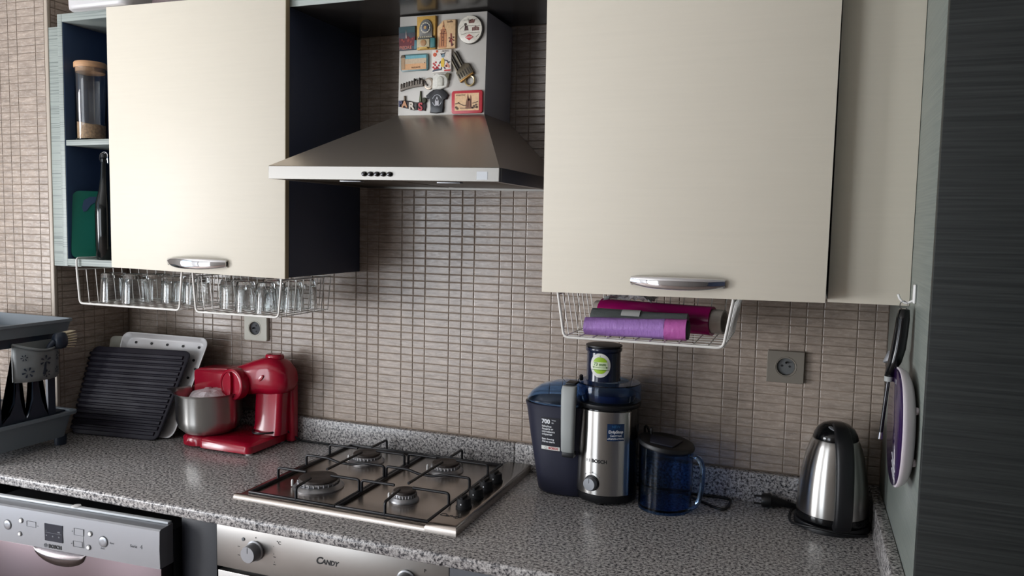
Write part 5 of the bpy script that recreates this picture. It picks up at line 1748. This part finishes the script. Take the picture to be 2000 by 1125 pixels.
# feed tube and pusher
FX = 0.8975
bm = BM()
lathe(bm, [(0.0435, 1.2003), (0.0425, 1.2050), (0.0420, 1.2720), (0.0450, 1.2740), (0.0460, 1.2800), (0.0450, 1.2830), (0.0410, 1.2830), (0.0400, 1.2050)], 44, (FX, JY, 0), cap1=False)
ft = link('feed_tube', bm, pal((22, 30, 52), 0.15), ju, 50)
link('pusher', lathe(BM(), [(0.0392, 1.206), (0.0392, 1.2840), (0.0455, 1.2860), (0.0455, 1.2890), (0.040, 1.2905)], 40, (FX, JY, 0)), MT['black'], ju, 50)
link('hinge_pin', lathe(BM(), [(0.005, 0), (0.005, 0.012), (0.003, 0.014)], 14, (0.8490, -0.160, 1.2000), (0, -0.2, 1)), MT['dark_chrome'], ju)
# round apple sticker on the tube


def wrap_f(cx, cz, r=0.0426):
    a0 = (cx - FX) / r
    return lambda x, y, z: Vector((FX + (r + 0.0004 + z) * math.sin(a0 + x / r), JY - (r + 0.0004 + z) * math.cos(a0 + x / r), cz + y))


def decal(poly, wr, m, name, parent, h_=0.0, sub=1):
    bm_ = BM()
    cx = sum(p[0] for p in poly) / len(poly)
    cy = sum(p[1] for p in poly) / len(poly)
    rr_ = []
    for s in (1.0, 0.75, 0.5, 0.25):
        rr_.append([bm_.verts.new(wr(cx + (p[0] - cx) * s, cy + (p[1] - cy) * s, h_)) for p in poly])
    ring_faces(bm_, rr_, cap0=False, cap1=True)
    return link(name, bm_, m, parent, 60)


SW = wrap_f(0.8985, 1.2420)
sk = decal(circ(0, 0, 0.0262, 0.0300, 40), SW, MT['paper'], 'apple_sticker', ft)


def band(y0, y1, wr, m, name, parent, h_):
    """slice of the printed apple between two heights, following the tube"""
    bm_ = BM()
    rows_ = []
    for k in range(7):
        y = y0 + (y1 - y0) * k / 6
        w_ = 0.0195 * math.sqrt(max(0.0, 1 - (y / 0.0212) ** 2))
        rows_.append([bm_.verts.new(wr(w_ * (i / 6 - 1), y, h_)) for i in range(13)])
    for a_, b_ in zip(rows_[:-1], rows_[1:]):
        for i in range(12):
            bm_.faces.new((a_[i], a_[i + 1], b_[i + 1], b_[i]))
    bmesh.ops.remove_doubles(bm_, verts=bm_.verts, dist=1e-5)
    return link(name, bm_, m, parent, 60)


band(0.0085, 0.0205, SW, MT['apple'], 'apple_print', sk, 0.0003)
band(-0.0205, -0.0100, SW, MT['apple'], 'apple_print', sk, 0.0003)
band(-0.0098, 0.0083, SW, pal((208, 222, 182)), 'apple_print', sk, 0.0003)
bm = BM()
text(bm, '73 mm', 0.0108, (0, 0, 0), X, Z, 0.0003, 0.0002, align='CENTER', wrap=lambda x, y, z: SW(x - 0.001, y - 0.0005, z + 0.0006))
for y0, y1, x0, x1 in ((-0.0052, -0.0042, -0.0190, 0.0190), (-0.0118, -0.0108, -0.0225, 0.0225), (0.0205, 0.0255, -0.0004, 0.0004)):
    v_ = []
    for k in range(11):
        x = x0 + (x1 - x0) * k / 10
        v_.append((bm.verts.new(SW(x, y0, 0.0008)), bm.verts.new(SW(x, y1, 0.0008))))
    for a, b in zip(v_[:-1], v_[1:]):
        bm.faces.new((a[0], b[0], b[1], a[1]))
for sx in (-1, 1):
    bm.faces.new([bm.verts.new(SW(sx * 0.0190, -0.0047, 0.0008)), bm.verts.new(SW(sx * 0.0150, -0.0022, 0.0008)), bm.verts.new(SW(sx * 0.0150, -0.0072, 0.0008))])
link('sticker_print', bm, MT['apple_d'], sk, flat=True)
# pale locking bar between the two bodies
bm = BM()
rings = []
for z, y, w, d_ in ((1.0260, -0.2085, 0.0150, 0.0090), (1.0300, -0.2110, 0.0163, 0.0110), (1.0800, -0.2130, 0.0172, 0.0120), (1.1500, -0.2130, 0.0186, 0.0120), (1.1820, -0.2110, 0.0190, 0.0115), (1.1915, -0.2060, 0.0180, 0.0090)):
    rings.append([(0.8325 + a, y + b, z) for a, b in sell(w, d_, 3.0, 24)])
loft(bm, rings)
lb = link('locking_bar', bm, MT['lt_grey_plastic'], ju, 50)
lb['label'] = 'pale grey locking bar'
link('bar_pivot', box(BM(), 0.8170, 0.8480, -0.2120, -0.1880, 1.0120, 1.0255, 0.003), MT['black'], ju)
link('bar_clip', box(BM(), 0.8200, 0.8450, -0.2020, -0.1650, 1.1920, 1.1985, 0.002), MT['black'], ju)
# dial
ka2 = Vector((-0.23, -0.973, 0.0))
kc2 = Vector((JX, JY, 0.9560)) + ka2 * 0.0785
link('dial_ring', lathe(BM(), [(0.0200, 0), (0.0195, 0.0035), (0.0172, 0.0036)], 36, kc2, ka2), MT['black'], ju)
dl = link('dial', lathe(BM(), [(0.0168, 0.0036), (0.0162, 0.0150), (0.0150, 0.0165), (0.001, 0.0166)], 36, kc2, ka2), MT['silver'], ju, 40)
ru = Vector((0, 0, 1))
rr0 = ka2.cross(ru).normalized()
bm = BM()
prism(bm, [(-0.0006, 0.003), (0.0006, 0.003), (0.0006, 0.0140), (-0.0006, 0.0140)], kc2 + ka2 * 0.0166, rr0, ru, ka2, 0.0004)
link('pointer', bm, MT['ink'], dl, flat=True)


def wrap_s(cx, cz, r=0.0795):
    a0 = math.asin((cx - JX) / r)
    return lambda x, y, z: Vector((JX + (r + 0.0004 + z) * math.sin(a0 + x / r), JY - (r + 0.0004 + z) * math.cos(a0 + x / r), cz + y))


bm = BM()
text(bm, 'BOSCH', 0.0120, (0, 0, 0), X, Z, 0.0003, 0.0005, wrap=lambda x, y, z, w_=wrap_s(0.8930, 1.0080): w_(x, y, z))
link('lettering', bm, MT['ink'], sp, flat=True)
bm = BM()
we = wrap_s(0.8835, 1.0120)
for rr_, wd in ((0.0052, 0.0005),):
    v_ = [(bm.verts.new(we(rr_ * math.cos(2 * PI * i / 24), rr_ * math.sin(2 * PI * i / 24), 0.0003)), bm.verts.new(we((rr_ - 0.0009) * math.cos(2 * PI * i / 24), (rr_ - 0.0009) * math.sin(2 * PI * i / 24), 0.0003))) for i in range(24)]
    for i in range(24):
        a, b = v_[i], v_[(i + 1) % 24]
        bm.faces.new((a[0], b[0], b[1], a[1]))
for x0, x1, y0, y1 in ((-0.0026, -0.0018, -0.003, 0.003), (0.0018, 0.0026, -0.003, 0.003), (-0.002, 0.002, -0.0004, 0.0004)):
    bm.faces.new([bm.verts.new(we(x, y, 0.0003)) for x, y in ((x0, y0), (x1, y0), (x1, y1), (x0, y1))])
link('emblem', bm, MT['ink_grey'], sp, flat=True)
bm = BM()
wa = wrap_s(0.8945, 0.9560)
for i in range(14):
    a = math.radians(40 + 100 * i / 13)
    for r0, r1 in ((0.0255, 0.0262 + 0.0018 * (i % 6 == 0)),):
        c0 = [wa(r_ * math.cos(a + da), r_ * math.sin(a + da), 0.0003) for r_, da in ((r0, -0.05), (r0, 0.05), (r1, 0.05), (r1, -0.05))]
        bm.faces.new([bm.verts.new(p) for p in c0])
link('dial_scale', bm, MT['ink_grey'], sp, flat=True)
LW = wrap_s(0.9500, 1.0860, 0.0797)
lbz = decal([(-0.0215, -0.0210), (-0.010, -0.0210), (0.0, -0.0210), (0.010, -0.0210), (0.0215, -0.0210), (0.0215, 0.0210), (0.010, 0.0210), (0.0, 0.0210), (-0.010, 0.0210), (-0.0215, 0.0210)], LW, MT['label_navy'], 'drip_label', sp)
for s, z, size, colr, bd in (('NEW', 0.0115, 0.0090, pal((44, 96, 140)), 0.0002), ('DripStop', -0.0015, 0.0098, MT['ink_white'], 0.0003), ('Система', -0.0100, 0.0068, MT['ink_white'], 0.0001), ('«Капля-стоп»', -0.0175, 0.0064, MT['ink_white'], 0.0001)):
    link('lettering', text(BM(), s, size, (0, 0, 0), X, Z, 0.0002, bd, align='CENTER', wrap=lambda x, y, z, q=z: LW(x, y + q, 0.0006 + z)), colr, lbz, flat=True)


# label on the pulp box: follows its bulging front
def pulp(x, z, h_=0.0):
    f = (z - 0.950) / (1.120 - 0.950)
    rx, ry = 0.076 + 0.0205 * f, 0.060 + 0.012 * f
    cx = PX + 0.003 - 0.007 * f
    q = max(-0.98, min(0.98, (x - cx) / rx))
    return Vector((x, PY2 - (ry + 0.0008 + h_) * (1 - abs(q) ** 2.7) ** (1 / 2.7), z))


bm = BM()
gx = [0.7560 + 0.0500 * i / 10 for i in range(11)]
gz = [1.0180 + 0.0860 * i / 6 for i in range(7)]
gv = [[bm.verts.new(pulp(x, z, 0.0003)) for z in gz] for x in gx]
for i in range(10):
    for k in range(6):
        bm.faces.new((gv[i][k], gv[i + 1][k], gv[i + 1][k + 1], gv[i][k + 1]))
pl = link('watt_label', bm, MT['label_black'], pb, 60)
bm = BM()
gz = [1.0200 + 0.0095 * i / 2 for i in range(3)]
gv = [[bm.verts.new(pulp(x, z, 0.0007)) for z in gz] for x in gx]
for i in range(10):
    for k in range(2):
        bm.faces.new((gv[i][k], gv[i + 1][k], gv[i + 1][k + 1], gv[i][k + 1]))
link('label_strip', bm, MT['paper'], pb, 60)
for s, x, z, size, m_, bd in (('700', 0.7575, 1.0885, 0.0150, 'ink_white', 0.0006), ('Watt', 0.7845, 1.0960, 0.0052, 'ink_white', 0), ('Вт', 0.7845, 1.0890, 0.0052, 'ink_white', 0),
                              ('SafetyStop', 0.7580, 1.0790, 0.0062, 'ink_white', 0.00015), ('Защита от', 0.7580, 1.0720, 0.0062, 'ink_white', 0.00015), ('случайного', 0.7580, 1.0650, 0.0062, 'ink_white', 0.00015), ('открытия', 0.7580, 1.0580, 0.0062, 'ink_white', 0.00015),
                              ('Easy cleaning', 0.7580, 1.0460, 0.0062, 'ink_white', 0.00015), ('Легко мыть', 0.7580, 1.0390, 0.0062, 'ink_white', 0.00015),
                              ('BOSCH', 0.7760, 1.0222, 0.0078, 'ink_red', 0.0003)):
    link('lettering', text(BM(), s, size, (0, 0, 0), X, Z, 0.0002, bd, wrap=lambda a, b, c_, x=x, z=z: pulp(x + a, z + b, 0.0010 + c_)), MT[m_], pb, flat=True)
link('emblem', tube(BM(), [pulp(0.7690 + 0.0032 * math.cos(2 * PI * i / 18), 1.0248 + 0.0032 * math.sin(2 * PI * i / 18), 0.0010) for i in range(18)], 0.0004, 5, loop=True), MT['ink_grey'], pb)
cord = smooth_path([(0.965, -0.070, 0.930), (1.000, -0.040, 0.9045), (1.070, -0.034, 0.9040), (1.150, -0.030, 0.9040), (1.205, -0.034, 0.9040), (1.213, -0.060, 0.9040), (1.2050, -0.112, 0.9040), (1.185, -0.112, 0.9040), (1.150, -0.085, 0.9040), (1.100, -0.060, 0.9080), (1.060, -0.055, 0.9040)], 7)
link('mains_cord', tube(BM(), cord, 0.0034, 8), MT['black'], ju, 60)
link('cord_bundle', tube(BM(), smooth_path([(0.992, -0.085, 0.975), (1.000, -0.080, 1.030), (0.998, -0.082, 1.075), (1.006, -0.090, 1.080), (1.010, -0.086, 1.060), (0.999, -0.074, 1.020), (0.990, -0.070, 0.960)], 6), 0.0030, 8), MT['black'], ju, 60)

# ================================================================== blue jug
jg = thing('juice_jug', 'blue see-through jug with black lid beside the juicer', 'jug', (1.0600, -0.1450, 0.9))
GC = (1.0640, -0.1450)
prof = [(0.0005, 0.9055), (0.0600, 0.9055), (0.0620, 0.9003), (0.0645, 0.9003), (0.0650, 0.9080), (0.0640, 0.9150), (0.0655, 1.0540), (0.0630, 1.0540), (0.0612, 0.9110), (0.0005, 0.9100)]
bm = BM()
lathe(bm, prof, 48, (GC[0], GC[1], 0))
link('jug_body', bm, MT['jug_blue'], jg, 50)
hd = Vector((0.93, -0.37, 0)).normalized()
hp = fillet([Vector((GC[0], GC[1], 0)) + hd * r + Z * z for r, z in ((0.0640, 1.0420), (0.0900, 1.0420), (0.1010, 1.0200), (0.0980, 0.9560), (0.0860, 0.9200), (0.0635, 0.9090))], 0.020, 6)
link('jug_handle', flat_bar(BM(), hp, 0.0085, 0.0042, hd.cross(Z)), MT['jug_blue'], jg, 50)
bm = BM()
rings = []
for r, z in ((0.0600, 1.0480), (0.0620, 1.0542), (0.0675, 1.0545), (0.0680, 1.0590), (0.0660, 1.0640), (0.0600, 1.0660), (0.0400, 1.0630), (0.0020, 1.0625)):
    ring = []
    for i in range(48):
        a = 2 * PI * i / 48
        d_ = (a - PI * 0.93 + PI) % (2 * PI) - PI
        rr = r + (0.006 * math.exp(-(d_ / 0.32) ** 2) if r > 0.059 else 0)
        zt = z + 0.0070 * math.cos(a - PI * 0.93) * min(1, r / 0.06)
        ring.append((GC[0] + rr * math.cos(a), GC[1] + rr * math.sin(a), zt))
    rings.append(ring)
jl = link('lid', loft(BM(), rings), MT['black'], jg, 45)
link('lid_tab', box(BM(), 1.0180, 1.0240, -0.120, -0.112, 1.0640, 1.0860, 0.002), MT['black'], jl)
link('lid_ridge', hexa(BM(), [(1.030, -0.185, 1.0650), (1.085, -0.185, 1.0595), (1.085, -0.185, 1.0640), (1.030, -0.185, 1.0695), (1.020, -0.115, 1.0665), (1.100, -0.115, 1.0585), (1.100, -0.115, 1.0625), (1.020, -0.115, 1.0705)], 0.0015), MT['charcoal'], jl)

# ================================================================== kettle
ke = thing('electric_kettle', 'brushed steel kettle with black handle and lid on its black base', 'kettle', (1.4480, -0.0900, 0.9))
KC = (1.4460, -0.1050)
link('power_base', lathe(BM(), [(0.0780, 0.9002), (0.0830, 0.9015), (0.0835, 0.9100), (0.0815, 0.9160), (0.0700, 0.9175)], 48, (KC[0], KC[1], 0)), MT['black'], ke, 45)
link('lower_band', lathe(BM(), [(0.0740, 0.9178), (0.0790, 0.9190), (0.0800, 0.9260), (0.0790, 0.9345), (0.0770, 0.9350)], 48, (KC[0], KC[1], 0)), MT['black_gloss'], ke, 45)
link('body', lathe(BM(), [(0.0778, 0.9352), (0.0785, 0.9420), (0.0775, 0.9650), (0.0748, 1.0000), (0.0702, 1.0350), (0.0640, 1.0650), (0.0565, 1.0900), (0.0510, 1.1040), (0.0490, 1.1055)], 64, (KC[0], KC[1], 0)), MT['turned_steel'], ke, 60)
link('lid', lathe(BM(), [(0.0492, 1.1058), (0.0500, 1.1075), (0.0470, 1.1180), (0.0400, 1.1300), (0.0290, 1.1390), (0.0150, 1.1440), (0.0010, 1.1450)], 48, (KC[0], KC[1], 0)), MT['black_gloss'], ke, 60)
ha = Vector((0.20, -0.98, 0)).normalized()
hs = ha.cross(Z)
pts = smooth_path([Vector((KC[0], KC[1], 0)) + ha * r + Z * z for r, z in ((0.0200, 1.1420), (0.0480, 1.1360), (0.0740, 1.1130), (0.0900, 1.0750), (0.0985, 1.0200), (0.1000, 0.9700), (0.0960, 0.9350), (0.0850, 0.9230))], 5)
n = len(pts)
link('handle', flat_bar(BM(), pts, [0.0140 + 0.0055 * min(1, i / 10) for i in range(n)], [0.0060 + 0.0050 * min(1, i / 12) for i in range(n)], hs), MT['black'], ke, 60)
link('switch', lathe(BM(), [(0.008, 0), (0.006, 0.004), (0.001, 0.005)], 16, (1.4380, -0.137, 1.1320), (0.0, -0.55, 0.83), sx=0.6, sy=1.6), MT['silver'], ke)
cp = smooth_path([(1.3960, -0.020, 0.9045), (1.3630, -0.036, 0.9040), (1.3540, -0.085, 0.9040), (1.3580, -0.138, 0.9050), (1.3840, -0.172, 0.9120), (1.4180, -0.187, 0.9150), (1.4620, -0.190, 0.9120), (1.5000, -0.172, 0.9060), (1.5200, -0.158, 0.9040)], 7)
link('mains_cord', tube(BM(), cp, 0.0030, 8), MT['black'], ke, 60)
bm = BM()
tube(bm, [(1.2870, -0.050, 0.9180), (1.2900, -0.050, 0.9180), (1.3080, -0.047, 0.9180), (1.3100, -0.047, 0.9180), (1.3300, -0.042, 0.9150), (1.3560, -0.034, 0.9090), (1.3700, -0.030, 0.9060)], [0.0150, 0.0172, 0.0174, 0.0140, 0.0105, 0.0070, 0.0050], 16)
for dx, dz in ((0.0, 0.0095), (0.0, -0.0095)):
    tube(bm, [(1.2880, -0.050, 0.9180 + dz), (1.2690, -0.0530, 0.9180 + dz)], 0.0024, 8)
link('plug', bm, MT['black'], ke, 40)

# ================================================================== things hanging on the tall unit's side
t = thing('adhesive_hook', 'small white adhesive hook on the grey side panel', 'hook', (1.548, -0.44, 1.452))
link('hook_plate', box(BM(), 1.5485, 1.5530, -0.4530, -0.4370, 1.4540, 1.4890, 0.0020, 3), MT['white'], t, 50)
link('hook_arm', tube(BM(), smooth_path([(1.5490, -0.445, 1.4590), (1.5400, -0.445, 1.4545), (1.5330, -0.445, 1.4560), (1.5270, -0.445, 1.4620), (1.5240, -0.445, 1.4700)], 5), 0.0022, 8), MT['white'], t, 60)
lg = thing('gas_lighter', 'black kitchen gas lighter hanging from the white hook', 'lighter', (1.532, -0.448, 1.19))
bm = BM()
rings = []
for z, x, y, rx, ry in ((1.4440, 1.5350, -0.4480, 0.0060, 0.0080), (1.4420, 1.5350, -0.4480, 0.0095, 0.0125), (1.4250, 1.5340, -0.4480, 0.0115, 0.0145), (1.4000, 1.5320, -0.4490, 0.0120, 0.0165), (1.3700, 1.5290, -0.4500, 0.0125, 0.0185), (1.3450, 1.5240, -0.4500, 0.0115, 0.0195), (1.3280, 1.5185, -0.4480, 0.0085, 0.0150), (1.3170, 1.5165, -0.4460, 0.0080, 0.0090)):
    rings.append([(x + a, y + b, z) for a, b in sell(rx, ry, 2.3, 24)])
loft(bm, rings)
lh = link('body', bm, MT['black_gloss'], lg, 60)
link('trigger', hexa(BM(), [(1.5180, -0.4330, 1.3440), (1.5250, -0.4330, 1.3440), (1.5260, -0.4360, 1.3640), (1.5215, -0.4360, 1.3640), (1.5060, -0.4230, 1.3390), (1.5110, -0.4230, 1.3360), (1.5180, -0.4260, 1.3600), (1.5140, -0.4260, 1.3620)], 0.001), MT['silver'], lg)
link('collar', lathe(BM(), [(0.0072, 1.3070), (0.0078, 1.3165)], 16, (1.5160, -0.4460, 0)), MT['lt_grey_plastic'], lg)
link('nozzle', tube(BM(), [(1.5155, -0.4460, 1.3065), (1.5085, -0.4420, 1.2060)], 0.0036, 10), MT['dark_chrome'], lg)
link('nozzle_tip', tube(BM(), [(1.5087, -0.4420, 1.2090), (1.5078, -0.4416, 1.1960)], 0.0043, 10), MT['chrome'], lg)
link('hanging_ring', tube(BM(), [(1.5345 + 0.0065 * math.cos(2 * PI * i / 18), -0.4465, 1.4500 + 0.0080 * math.sin(2 * PI * i / 18)) for i in range(18)], 0.0009, 6, loop=True), MT['chrome'], lg)
sc = thing('kitchen_scale', 'flat oval kitchen scale, white back and purple face, hung on the side panel', 'scale', (1.54, -0.50, 1.130))
SY, SZ, RY, RZ = -0.4960, 1.2350, 0.1100, 0.1060
bm = BM()
rings = []
for x, s in ((1.5500, 0.72), (1.5485, 0.80), (1.5420, 0.93), (1.5340, 0.985), (1.5290, 1.0), (1.5270, 0.995), (1.5268, 0.975)):
    rings.append([(x, SY + RY * s * a, SZ + RZ * s * b) for a, b in sell(1, 1, 2.25, 56)])
loft(bm, rings)
link('case', bm, MT['scale_white'], sc, 50)
bm = BM()
loft(bm, [[(x, SY + RY * s * a, SZ + RZ * s * b) for a, b in sell(1, 1, 2.25, 56)] for x, s in ((1.5267, 0.970), (1.5240, 0.970), (1.5232, 0.960))])
gp = link('glass_face', bm, MT['scale_purple'], sc, 40)
for y, z in ((SY - 0.072, SZ + 0.045), (SY + 0.062, SZ + 0.045), (SY - 0.072, SZ - 0.045), (SY + 0.062, SZ - 0.045)):
    link('foot', lathe(BM(), [(0.0070, 0), (0.0060, 0.0040)], 14, (1.5490, y, z), 'x'), MT['scale_white'], sc)
bm = BM()
for y0, z0, y1, z1 in ((-0.555, 1.160, -0.505, 1.175), (-0.560, 1.168, -0.500, 1.188), (-0.548, 1.152, -0.510, 1.162)):
    tube(bm, [(1.5230, y0, z0), (1.5230, y1, z1)], 0.0006, 5)
link('face_print', bm, MT['ink_white'], gp)
